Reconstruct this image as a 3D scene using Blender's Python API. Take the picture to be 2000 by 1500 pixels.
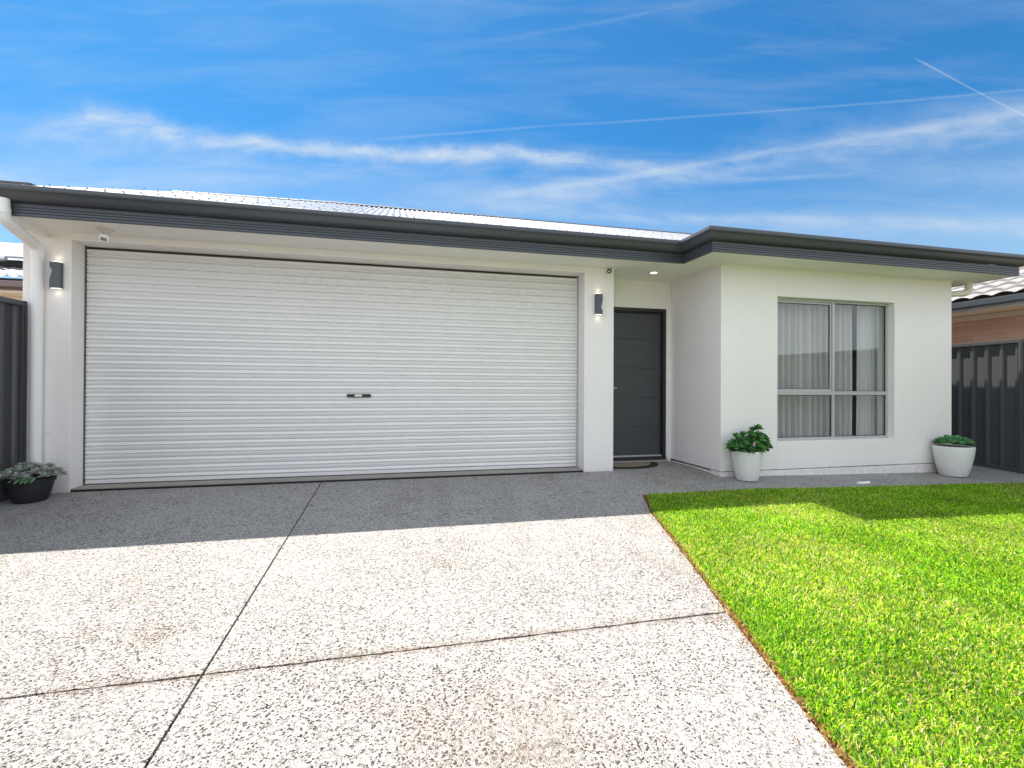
import bpy, bmesh, math, random
import numpy as np
from mathutils import Vector, Matrix
random.seed(7); rng = np.random.default_rng(7)
S = bpy.context.scene
for o in list(bpy.data.objects): bpy.data.objects.remove(o)
C = S.collection
PI = math.pi; R_ = math.radians

# ------------------------------------------------------------------ camera
yaw, pit, rol = R_(13.486), R_(0.279), R_(0.2767)
fx = Vector((math.sin(yaw), math.cos(yaw), 0)); rt = Vector((math.cos(yaw), -math.sin(yaw), 0)); up = Vector((0, 0, 1))
fw = fx*math.cos(pit)+up*math.sin(pit); u0 = up*math.cos(pit)-fx*math.sin(pit)
RR = rt*math.cos(rol)+u0*math.sin(rol); UU = u0*math.cos(rol)-rt*math.sin(rol)
cam = bpy.data.cameras.new('camera'); co = bpy.data.objects.new('camera', cam); C.objects.link(co)
cam.sensor_width = 36; cam.lens = 944.1/2000*36; cam.clip_start = .05; cam.clip_end = 3000
M4 = Matrix((RR, UU, -fw)).transposed().to_4x4(); M4.translation = Vector((0, -5.5441, 1.037))
co.matrix_world = M4; S.camera = co

# ------------------------------------------------------------------ light, exposure
SUN = Vector((-.75, 1.1, 2.81)).normalized()
EL = math.asin(SUN.z); ROT = math.atan2(SUN.x, SUN.y)
S.view_settings.view_transform = 'Standard'; S.view_settings.look = 'None'
S.view_settings.exposure = 1.31; S.view_settings.gamma = 1
sl = bpy.data.lights.new('sun', 'SUN'); sl.energy = 5.0; sl.angle = R_(.53); sl.color = (1, .925, .83)
so = bpy.data.objects.new('sun', sl); C.objects.link(so); so.rotation_euler = SUN.to_track_quat('Z', 'Y').to_euler()

# node helper
class NT:
    def __init__(s, tree): s.t = tree; s.n = tree.nodes; s.l = tree.links
    def new(s, ty, **kw):
        n = s.n.new(ty)
        for k, v in kw.items():
            if k == 'inp':
                for a, b in v.items():
                    if hasattr(b, 'is_output') or isinstance(b, bpy.types.NodeSocket): s.l.new(b, n.inputs[a])
                    else: n.inputs[a].default_value = b
            else: setattr(n, k, v)
        return n
    def m(s, op, a, b=None, c=None, clamp=False):
        n = s.n.new('ShaderNodeMath'); n.operation = op; n.use_clamp = clamp
        for i, v in enumerate((a, b, c)):
            if v is None: continue
            if isinstance(v, (int, float)): n.inputs[i].default_value = v
            else: s.l.new(v, n.inputs[i])
        return n.outputs[0]
    def ramp(s, fac, stops, interp='LINEAR'):
        n = s.n.new('ShaderNodeValToRGB'); cr = n.color_ramp; cr.interpolation = interp
        while len(cr.elements) < len(stops): cr.elements.new(.5)
        for e, (p, c) in zip(cr.elements, stops):
            e.position = p; e.color = (c, c, c, 1) if isinstance(c, (int, float)) else (*c, 1)
        s.l.new(fac, n.inputs[0]); return n.outputs[0]
    def mix(s, f, a, b, blend='MIX'):
        n = s.n.new('ShaderNodeMix'); n.data_type = 'RGBA'; n.blend_type = blend
        for i, v in ((0, f), (6, a), (7, b)):
            if isinstance(v, (int, float)): n.inputs[i].default_value = v
            elif isinstance(v, (tuple, list)): n.inputs[i].default_value = (*v, 1)
            else: s.l.new(v, n.inputs[i])
        return n.outputs[2]
    def noise(s, vec, scale, detail=3, rough=.5, dist=0):
        n = s.new('ShaderNodeTexNoise', inp={'Scale': scale, 'Detail': detail, 'Roughness': rough, 'Distortion': dist})
        if vec is not None: s.l.new(vec, n.inputs['Vector'])
        return n.outputs[0]

# ------------------------------------------------------------------ world: Nishita sky plus high thin cloud, laid out by direction
W = bpy.data.worlds.new('World'); S.world = W; W.use_nodes = True
w = NT(W.node_tree); w.n.clear()
sky = w.new('ShaderNodeTexSky', sky_type='NISHITA', sun_disc=False, sun_elevation=EL, sun_rotation=ROT, altitude=50, air_density=1.0, dust_density=.6, ozone_density=2.5)
tc = w.new('ShaderNodeTexCoord'); sep = w.new('ShaderNodeSeparateXYZ', inp={0: tc.outputs['Generated']})
dx, dy, dz = sep.outputs
# gnomonic coordinates about a fixed compass bearing (13.5 degrees east of the house axis)
cb, sb = math.cos(R_(13.5)), math.sin(R_(13.5))
fwd = w.m('ADD', w.m('MULTIPLY', dx, sb), w.m('MULTIPLY', dy, cb))
rgt = w.m('SUBTRACT', w.m('MULTIPLY', dx, cb), w.m('MULTIPLY', dy, sb))
fs = w.m('MAXIMUM', fwd, .05)
gx = w.m('DIVIDE', rgt, fs); gy = w.m('DIVIDE', dz, fs)
front = w.m('MULTIPLY', w.m('SUBTRACT', fwd, .1), 8, clamp=True)
PX = lambda u: (u-1000)/944.1
PY = lambda v, u: (754.6-(v+(u-1000)*.0048))/944.1
xn = w.m('MULTIPLY_ADD', gx, 1/2.4, .5, clamp=True)      # -1.2..1.2 -> 0..1
def curve(pts):
    n = w.n.new('ShaderNodeFloatCurve'); c = n.mapping.curves[0]
    while len(c.points) < len(pts): c.points.new(.5, .5)
    for p, (x, y) in zip(c.points, pts): p.location = (x, y)
    for p in c.points: p.handle_type = 'VECTOR'
    n.mapping.extend = 'HORIZONTAL'; n.mapping.update(); w.l.new(xn, n.inputs['Value']); return n.outputs[0]
gv = w.new('ShaderNodeCombineXYZ', inp={0: gx, 1: gy, 2: 0.0}).outputs[0]
def stretch(rot, sx, sy):
    return w.new('ShaderNodeMapping', inp={'Vector': gv, 'Rotation': (0, 0, rot), 'Scale': (sx, sy, 1)}).outputs[0]
nA = w.noise(stretch(.05, 3, 9), 2.2, 7, .62, .6)
nB = w.noise(stretch(-.12, 1.4, 9), 1.6, 6, .6, .5)
nC = w.noise(stretch(.12, 6, 26), 2.0, 6, .65, .8)
nW = w.noise(stretch(0, 6, 6), 2.0, 5, .6, .3)
def band(pts, warp, strength, soft_in=0):
    """pts: (u, v, halfwidth px, intensity); a wisp that follows these points"""
    k = lambda u: PX(u)/2.4+.5
    yc = curve([(k(u), PY(v, u)) for u, v, h, i in pts])
    hw = curve([(k(u), h/100) for u, v, h, i in pts])
    it = curve([(k(u), i) for u, v, h, i in pts])
    d = w.m('SUBTRACT', gy, yc)
    if warp: d = w.m('ADD', d, w.m('MULTIPLY', w.m('SUBTRACT', nW, .5), warp))
    q = w.m('DIVIDE', d, w.m('MULTIPLY', hw, 100/944.1))
    g = w.m('EXPONENT', w.m('MULTIPLY', w.m('MULTIPLY', q, q), -1.0))
    return w.m('MULTIPLY', w.m('MULTIPLY', g, it), strength)
tex = w.m('MULTIPLY_ADD', nC, 1.9, -.35, clamp=True)
tex2 = w.m('MULTIPLY_ADD', nA, 2.6, -.75, clamp=True)
main = band([(20, 290, 30, 0), (90, 262, 28, .35), (170, 242, 24, .8), (280, 248, 22, .85), (370, 275, 18, .9), (500, 286, 14, 1), (640, 297, 13, .95), (760, 304, 14, .9), (880, 300, 17, .8), (1000, 296, 16, .9), (1120, 311, 12, .75), (1230, 322, 12, .45), (1320, 330, 10, 0)], .045, .95)
main = w.m('MULTIPLY', main, w.m('MULTIPLY', w.m('MULTIPLY_ADD', tex2, .75, .35), w.m('MULTIPLY_ADD', tex, .55, .62)))
tail = w.m('MULTIPLY', band([(-60, 300, 55, 0), (60, 290, 45, .5), (250, 285, 40, .55), (450, 300, 34, .45), (900, 325, 30, .4), (1300, 330, 26, .3), (1500, 320, 20, 0)], .06, .8), tex2)
streak = band([(700, 415, 22, 0), (900, 392, 18, .35), (1040, 369, 9, .85), (1200, 346, 8, .85), (1400, 309, 7, .8), (1600, 277, 8, .75), (1800, 243, 10, .75), (2000, 207, 12, .8), (2100, 190, 12, .8)], .010, .34)
streakw = w.m('MULTIPLY', band([(900, 405, 34, .2), (1100, 378, 34, .5), (1400, 322, 30, .6), (1700, 270, 34, .65), (2000, 222, 40, .7), (2100, 205, 40, .7)], .03, .85), tex2)
con1 = w.m('MULTIPLY', band([(700, 278, 3, 0), (760, 271, 3, .5), (1000, 250, 2.5, .6), (1070, 243, 2.5, .35), (1180, 237, 2.2, .55), (1500, 211, 2.2, .6), (1800, 185, 2.2, .65), (1980, 166, 2.2, .5), (2100, 155, 2, .4)], .0, .34), w.m('MULTIPLY_ADD', nC, 1.2, .35))
con2 = band([(1300, 60, 2.4, 0), (1760, 100, 2.4, 0), (1785, 104, 2.4, 0), (1801, 112, 2.4, .75), (1850, 138, 2.0, .7), (1920, 175, 1.8, .6), (2000, 214, 1.8, .5), (2100, 262, 2, .4)], .0, .5)
con3 = w.m('MULTIPLY', band([(940, 84, 5, 0), (1040, 62, 5, .25), (1180, 38, 4, .3), (1310, 8, 4, .25), (1400, -12, 5, .1)], .004, .5), tex)
low1 = w.m('MULTIPLY', band([(1250, 352, 6, 0), (1450, 346, 6, .6), (1560, 340, 5, .55), (1690, 333, 5, 0)], .006, .6), tex)
low2 = w.m('MULTIPLY', band([(950, 405, 14, .3), (1250, 426, 12, .6), (1600, 424, 11, .6), (1850, 428, 14, .4), (2100, 440, 20, .3)], .012, .7), tex2)
low3 = w.m('MULTIPLY', band([(1500, 320, 30, 0), (1750, 325, 24, .3), (2000, 330, 30, .35)], .03, .7), tex2)
low4 = w.m('MULTIPLY', band([(-100, 345, 36, .5), (300, 350, 30, .6), (700, 365, 30, .6), (1100, 400, 36, .4), (1500, 440, 30, .3)], .03, .8), w.m('MULTIPLY_ADD', nB, 1.6, -.25, clamp=True))
tot = main
for q in (tail, streak, streakw, con1, con2, con3, low1, low2, low3, low4): tot = w.m('ADD', tot, q)
tot = w.m('MULTIPLY', w.m('MULTIPLY', tot, front), .72)
veil = w.m('MULTIPLY', w.m('MULTIPLY_ADD', nB, 2.4, -1.05, clamp=True), .20)                     # broad thin veil over the whole dome
hzd = w.m('SUBTRACT', 1, w.m('MULTIPLY', w.m('ABSOLUTE', dz), 2.4), clamp=True)
hz = w.m('MULTIPLY', w.m('POWER', hzd, 1.4), .80)
tot = w.m('ADD', w.m('ADD', tot, veil), hz)
tot = w.m('MINIMUM', tot, .93)
# unseen bright overcast, added behind the viewer and overhead to fill the shaded front
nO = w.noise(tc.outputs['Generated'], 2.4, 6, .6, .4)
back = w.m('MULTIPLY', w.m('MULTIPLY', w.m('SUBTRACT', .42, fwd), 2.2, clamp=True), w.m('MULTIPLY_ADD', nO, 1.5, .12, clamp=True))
hsv = w.new('ShaderNodeHueSaturation', inp={'Saturation': 1.22, 'Value': 1.0, 'Color': sky.outputs[0]})
tint = w.mix(1.0, hsv.outputs[0], (.32, .75, .87), 'MULTIPLY')
skyc = w.mix(tot, tint, (4.0, 4.45, 4.8))
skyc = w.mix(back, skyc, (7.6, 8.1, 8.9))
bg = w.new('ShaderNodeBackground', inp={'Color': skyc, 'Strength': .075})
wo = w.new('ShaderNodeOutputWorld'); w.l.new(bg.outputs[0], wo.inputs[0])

# ------------------------------------------------------------------ materials
def mat(name, col=(.5, .5, .5), rough=.6, metal=0, build=None, spec=.5):
    m = bpy.data.materials.new(name); m.use_nodes = True
    t = NT(m.node_tree); b = t.n['Principled BSDF']
    b.inputs['Base Color'].default_value = (*col, 1); b.inputs['Roughness'].default_value = rough
    b.inputs['Metallic'].default_value = metal; b.inputs['Specular IOR Level'].default_value = spec
    if build: build(t, b)
    return m
def geo(t): return t.new('ShaderNodeNewGeometry').outputs['Position']
def bump(t, b, h, st, dist=.01):
    n = t.new('ShaderNodeBump', inp={'Height': h, 'Strength': st, 'Distance': dist}); t.l.new(n.outputs[0], b.inputs['Normal'])
def painted(col, amp=.04, bs=.12, fine=140, dirt=0):
    def f(t, b):
        p = geo(t); n1 = t.noise(p, 1.3, 5, .6); n2 = t.noise(p, fine, 2, .5); n3 = t.noise(p, 9, 4, .6)
        k = t.m('ADD', t.m('MULTIPLY', t.m('SUBTRACT', n1, .5), amp*2), t.m('MULTIPLY', t.m('SUBTRACT', n3, .5), amp))
        k = t.m('ADD', k, 1.0)
        c = t.mix(1, col, t.new('ShaderNodeCombineXYZ', inp={0: k, 1: k, 2: k}).outputs[0], 'MULTIPLY')
        if dirt:
            sp = t.new('ShaderNodeSeparateXYZ', inp={0: p}); nd = t.noise(p, 18, 5, .7)
            dm = t.m('MULTIPLY', t.m('EXPONENT', t.m('MULTIPLY', t.m('MAXIMUM', sp.outputs[2], 0), -14)), t.m('MULTIPLY_ADD', nd, 2.2, -.75, clamp=True))
            c = t.mix(t.m('MULTIPLY', dm, dirt), c, (.36, .31, .25))
        t.l.new(c, b.inputs['Base Color'])
        bump(t, b, t.m('ADD', n2, t.m('MULTIPLY', n3, 1.5)), bs, .004)
    return f
M = {}
M['render'] = mat('render_wall', rough=.85, build=painted((.84, .805, .785), .05, .5, 160, .45))
M['soffit'] = mat('soffit_paint', rough=.7, build=painted((.84, .81, .77), .02, .08))
M['trim'] = mat('trim_paint', rough=.5, build=painted((.84, .825, .79), .02, .05))
M['doorwhite'] = mat('roller_door_paint', rough=.38, build=painted((.76, .75, .735), .05, .04, 60, .30))
M['charcoal'] = mat('charcoal_gutter_paint', rough=.38, build=painted((.062, .07, .085), .08, .03, 60))
M['frontdoor'] = mat('front_door_paint', rough=.5, build=painted((.048, .052, .058), .08, .05, 90))
M['darkframe'] = mat('door_frame_paint', rough=.45, build=painted((.018, .018, .020), .08, .03))
M['pvc'] = mat('white_pvc', rough=.35, build=painted((.80, .80, .79), .02, .02))
M['alu'] = mat('window_aluminium', rough=.35, build=painted((.47, .47, .47), .03, .02), metal=.1)
M['rubber'] = mat('black_rubber', (.012, .012, .012), .6)
M['blackplastic'] = mat('black_plastic', (.012, .012, .014), .3)
M['steel'] = mat('brushed_steel', (.55, .55, .55), .3, 1)
M['lampgrey'] = mat('lamp_grey_paint', rough=.45, build=painted((.075, .088, .100), .10, .10, 40))
M['sill'] = mat('threshold_concrete', rough=.85, build=painted((.30, .28, .255), .10, .3, 60))
M['fence'] = mat('fence_steel_paint', rough=.38, build=painted((.068, .070, .074), .12, .04, 50))
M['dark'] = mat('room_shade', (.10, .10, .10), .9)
M['soil'] = mat('soil', rough=.95, build=painted((.10, .065, .04), .3, .6, 80))
M['potwhite'] = mat('white_pot_glaze', rough=.5, build=painted((.76, .755, .745), .05, .1, 120, .35))
M['potblack'] = mat('black_plastic_pot', rough=.55, build=painted((.018, .019, .022), .2, .1, 120))
M['stone'] = mat('white_stone', rough=.7, build=painted((.78, .77, .75), .04, .1, 60))
M['ridge'] = mat('ridge_flashing', rough=.4, build=painted((.05, .05, .055), .1, .05))
M['nbgutter'] = mat('neighbour_gutter_paint', rough=.4, build=painted((.16, .12, .12), .06, .05))
M['cream'] = mat('cream_fascia', rough=.6, build=painted((.78, .70, .56), .03, .05))
M['nbfascia'] = mat('pale_fascia', rough=.6, build=painted((.82, .82, .82), .03, .05))
M['panel'] = mat('solar_panel_glass', (.01, .012, .03), .12)
M['whitemetal'] = mat('pale_sheet_steel', rough=.4, build=painted((.26, .28, .31), .10, .03), spec=.2)
def f_roof(t, b):
    p = geo(t); n = t.noise(p, 2.5, 5, .6); n2 = t.noise(p, 30, 3, .6)
    k = t.m('ADD', t.m('MULTIPLY', n, .5), t.m('MULTIPLY', n2, .3))
    t.l.new(t.ramp(k, [(.2, (.30, .305, .31)), (.7, (.42, .42, .42))]), b.inputs['Base Color']); bump(t, b, n2, .08, .004)
M['roof'] = mat('corrugated_steel', rough=.32, metal=.35, build=f_roof)
M['screw'] = mat('roof_screw_steel', (.25, .25, .27), .4, .5)
def f_agg(t, b):
    p = geo(t)
    ps = t.new('ShaderNodeMapping', inp={'Vector': p, 'Scale': (1, 1, .25)}).outputs[0]
    wv = t.new('ShaderNodeVectorMath', operation='ADD'); t.l.new(ps, wv.inputs[0])
    nn = t.new('ShaderNodeTexNoise', inp={'Vector': ps, 'Scale': 45, 'Detail': 2})
    sc = t.new('ShaderNodeVectorMath', operation='SCALE', inp={'Scale': .010}); t.l.new(nn.outputs[1], sc.inputs[0]); t.l.new(sc.outputs[0], wv.inputs[1])
    vo = t.new('ShaderNodeTexVoronoi', feature='F1', inp={'Scale': 142}); t.l.new(wv.outputs[0], vo.inputs['Vector'])
    ve = t.new('ShaderNodeTexVoronoi', feature='DISTANCE_TO_EDGE', inp={'Scale': 142}); t.l.new(wv.outputs[0], ve.inputs['Vector'])
    v2 = t.new('ShaderNodeTexVoronoi', feature='F1', inp={'Scale': 270}); t.l.new(wv.outputs[0], v2.inputs['Vector'])
    cs = t.new('ShaderNodeSeparateColor'); t.l.new(vo.outputs['Color'], cs.inputs[0])
    cs2 = t.new('ShaderNodeSeparateColor'); t.l.new(v2.outputs['Color'], cs2.inputs[0])
    big = t.noise(ps, .9, 5, .65, .4); mid = t.noise(ps, 5, 4, .6)
    stain = t.m('ADD', t.m('MULTIPLY', t.m('SUBTRACT', big, .52), .9), t.m('MULTIPLY', t.m('SUBTRACT', mid, .5), .55))
    k = t.m('SUBTRACT', cs.outputs[0], t.m('MULTIPLY', stain, .72), clamp=True)
    peb = t.ramp(k, [(0, (.012, .012, .015)), (.07, (.035, .036, .042)), (.15, (.10, .10, .105)), (.21, (.30, .24, .17)), (.26, (.40, .385, .36)), (.32, (.62, .60, .57)), (.62, (.70, .685, .65)), (.85, (.76, .745, .72))], 'CONSTANT')
    small = t.ramp(cs2.outputs[1], [(0, (.10, .10, .11)), (.10, (.30, .27, .23)), (.22, (.58, .56, .53)), (.7, (.70, .685, .66))], 'CONSTANT')
    col = t.mix(t.m('GREATER_THAN', cs.outputs[1], .62), peb, small)
    edge = t.ramp(ve.outputs[0], [(0, 1), (.12, 0)])
    col = t.mix(t.m('MULTIPLY', edge, .30), col, (.42, .39, .36))
    col = t.mix(t.m('MULTIPLY', t.ramp(stain, [(.06, 0), (.36, 1)]), .42), col, (.40, .28, .18))
    lp = t.noise(ps, .55, 3, .5); col = t.mix(1, col, t.ramp(lp, [(.3, .92), (.7, 1.0)]), 'MULTIPLY')
    sp = t.new('ShaderNodeSeparateXYZ', inp={0: p})
    dj = t.m('ABSOLUTE', t.m('ADD', sp.outputs[1], 3.3005)); nj = t.noise(p, 14, 4, .7)
    jm = t.m('MULTIPLY', t.m('EXPONENT', t.m('MULTIPLY', dj, -42)), t.m('MULTIPLY_ADD', nj, 3.2, -1.05, clamp=True))
    dp = t.new('ShaderNodeVectorMath', operation='DISTANCE', inp={0: p, 1: (.42, -3.95, -.19)}); patch = t.m('MULTIPLY', t.m('EXPONENT', t.m('MULTIPLY', t.m('POWER', dp.outputs['Value'], 2), -7)), t.m('MULTIPLY_ADD', nj, 1.6, -.25, clamp=True))
    tyre = t.m('MULTIPLY', t.ramp(t.noise(t.new('ShaderNodeMapping', inp={'Vector': p, 'Scale': (3.2, .35, 1)}).outputs[0], 1, 3, .5), [(.52, 0), (.68, 1)]), .16)
    col = t.mix(t.m('MULTIPLY', jm, .85, clamp=True), col, (.16, .075, .03))
    col = t.mix(t.m('MULTIPLY', patch, .60, clamp=True), col, (.24, .17, .11))
    col = t.mix(tyre, col, (.25, .22, .18))
    cl = t.new('ShaderNodeTexVoronoi', feature='F1', inp={'Scale': 84}); t.l.new(wv.outputs[0], cl.inputs['Vector'])
    c3 = t.new('ShaderNodeSeparateColor'); t.l.new(cl.outputs['Color'], c3.inputs[0])
    col = t.mix(1, col, t.ramp(c3.outputs[0], [(0, .58), (.06, .70), (.15, .92), (.5, 1.02), (1, 1.14)]), 'MULTIPLY')
    col = t.mix(1, col, (.69, .69, .70), 'MULTIPLY')
    t.l.new(col, b.inputs['Base Color'])
    h = t.m('ADD', t.ramp(ve.outputs[0], [(0, 0), (.25, 1)]), t.m('MULTIPLY', cs.outputs[2], .6))
    bump(t, b, h, .8, .005)
M['agg'] = mat('exposed_aggregate', rough=.62, build=f_agg, spec=.35)
def f_brick(t, b):
    p = geo(t)
    s = t.new('ShaderNodeSeparateXYZ', inp={0: p}); cv = t.new('ShaderNodeCombineXYZ', inp={0: t.m('ADD', s.outputs[0], s.outputs[1]), 1: s.outputs[2], 2: 0.0}).outputs[0]
    br = t.new('ShaderNodeTexBrick', offset=.5, inp={'Vector': cv, 'Color1': (.66, .36, .25, 1), 'Color2': (.80, .50, .36, 1), 'Mortar': (.46, .36, .29, 1), 'Scale': 1.0, 'Mortar Size': .005, 'Bias': -.1, 'Brick Width': .24, 'Row Height': .086})
    n = t.noise(p, 14, 4, .6)
    t.l.new(t.mix(t.m('MULTIPLY', n, .5), br.outputs[0], (.82, .58, .44)), b.inputs['Base Color']); bump(t, b, t.m('SUBTRACT', t.m('MULTIPLY', n, .3), br.outputs[1]), .6, .006)
M['brick'] = mat('face_brick', rough=.85, build=f_brick)
def f_tile(t, b):
    p = geo(t); n = t.noise(p, 9, 4, .6); n2 = t.noise(p, 70, 3, .6)
    t.l.new(t.ramp(t.m('ADD', t.m('MULTIPLY', n, .6), t.m('MULTIPLY', n2, .4)), [(.3, (.16, .155, .15)), (.7, (.33, .325, .32))]), b.inputs['Base Color']); bump(t, b, n2, .3, .004)
M['tile'] = mat('concrete_roof_tile', rough=.6, build=f_tile)
def f_lawnbase(t, b):
    p = geo(t); n = t.noise(p, 3, 4, .6); n2 = t.noise(p, 60, 3, .7)
    t.l.new(t.ramp(t.m('ADD', t.m('MULTIPLY', n, .4), t.m('MULTIPLY', n2, .6)), [(.3, (.05, .08, .012)), (.6, (.12, .16, .03)), (.75, (.22, .19, .08))]), b.inputs['Base Color']); bump(t, b, n2, .8, .02)
M['lawnbase'] = mat('lawn_thatch', rough=.95, build=f_lawnbase)
def f_earth(t, b):
    p = geo(t); n = t.noise(p, 2, 5, .6); n2 = t.noise(p, 40, 3, .7)
    t.l.new(t.ramp(t.m('ADD', t.m('MULTIPLY', n, .5), t.m('MULTIPLY', n2, .5)), [(.3, (.10, .075, .05)), (.7, (.22, .18, .13))]), b.inputs['Base Color']); bump(t, b, n2, .8, .02)
M['earth'] = mat('bare_earth', rough=.95, build=f_earth)
def f_edge(t, b):
    p = geo(t); n = t.noise(p, 28, 4, .7); n2 = t.noise(p, 150, 3, .7)
    t.l.new(t.ramp(t.m('ADD', t.m('MULTIPLY', n, .5), t.m('MULTIPLY', n2, .5)), [(.36, (.035, .02, .01)), (.47, (.16, .065, .022)), (.58, (.30, .14, .05)), (.68, (.42, .30, .16))]), b.inputs['Base Color']); bump(t, b, n2, .9, .015)
M['edge'] = mat('rusty_soil_edge', rough=.95, build=f_edge)
def leafmat(name, rough=.5, trans=.25, tcol=None, spec=.4):
    m = bpy.data.materials.new(name); m.use_nodes = True; t = NT(m.node_tree); b = t.n['Principled BSDF']
    a = t.new('ShaderNodeAttribute', attribute_name='tone'); t.l.new(a.outputs['Color'], b.inputs['Base Color'])
    b.inputs['Roughness'].default_value = rough; b.inputs['Specular IOR Level'].default_value = spec
    tr = t.new('ShaderNodeBsdfTranslucent'); t.l.new(t.mix(1, a.outputs['Color'], tcol or (1, 1, 1), 'MULTIPLY'), tr.inputs[0])
    mx = t.new('ShaderNodeMixShader', inp={0: trans}); t.l.new(b.outputs[0], mx.inputs[1]); t.l.new(tr.outputs[0], mx.inputs[2])
    t.l.new(mx.outputs[0], t.n['Material Output'].inputs[0]); return m
M['grass'] = leafmat('grass_blade', .55, .42, (1.25, 1.25, .6), .25)
M['leaf'] = leafmat('succulent_leaf', .35, .10)
M['glowwarm'] = mat('lamp_led', (1, 1, 1), .5)
def emit(m, col, st):
    t = NT(m.node_tree); b = t.n['Principled BSDF']; b.inputs['Emission Color'].default_value = (*col, 1); b.inputs['Emission Strength'].default_value = st
emit(M['glowwarm'], (1, .88, .70), .9)
M['downglow'] = mat('downlight_led', (1, 1, 1), .5); emit(M['downglow'], (1, .96, .9), 1.2)
def mk_glass():
    m = bpy.data.materials.new('window_glass'); m.use_nodes = True; t = NT(m.node_tree); t.n.remove(t.n['Principled BSDF'])
    gn = t.new('ShaderNodeNewGeometry'); dt = t.new('ShaderNodeVectorMath', operation='DOT_PRODUCT', inp={0: gn.outputs['Normal'], 1: gn.outputs['Incoming']}); fres = t.m('MULTIPLY_ADD', t.m('POWER', t.m('SUBTRACT', 1, t.m('ABSOLUTE', dt.outputs['Value']), clamp=True), 5), .93, .07); tr = t.new('ShaderNodeBsdfTransparent', inp={0: (.93, .94, .94, 1)}); g = t.new('ShaderNodeBsdfGlossy', inp={'Roughness': .01})
    mx = t.new('ShaderNodeMixShader'); t.l.new(fres, mx.inputs[0]); t.l.new(tr.outputs[0], mx.inputs[1]); t.l.new(g.outputs[0], mx.inputs[2])
    t.l.new(mx.outputs[0], t.n['Material Output'].inputs[0]); return m
M['glass'] = mk_glass()
def mk_cloth(name, col, tr):
    m = bpy.data.materials.new(name); m.use_nodes = True; t = NT(m.node_tree); b = t.n['Principled BSDF']
    b.inputs['Base Color'].default_value = (*col, 1); b.inputs['Roughness'].default_value = .9; b.inputs['Specular IOR Level'].default_value = .1
    tl = t.new('ShaderNodeBsdfTranslucent', inp={0: (*col, 1)}); mx = t.new('ShaderNodeMixShader', inp={0: tr}); t.l.new(b.outputs[0], mx.inputs[1]); t.l.new(tl.outputs[0], mx.inputs[2])
    t.l.new(mx.outputs[0], t.n['Material Output'].inputs[0]); return m
M['sheer'] = mk_cloth('sheer_curtain', (.76, .74, .73), .12)
M['sheerw'] = mk_cloth('white_curtain', (.93, .93, .92), .2)

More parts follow.
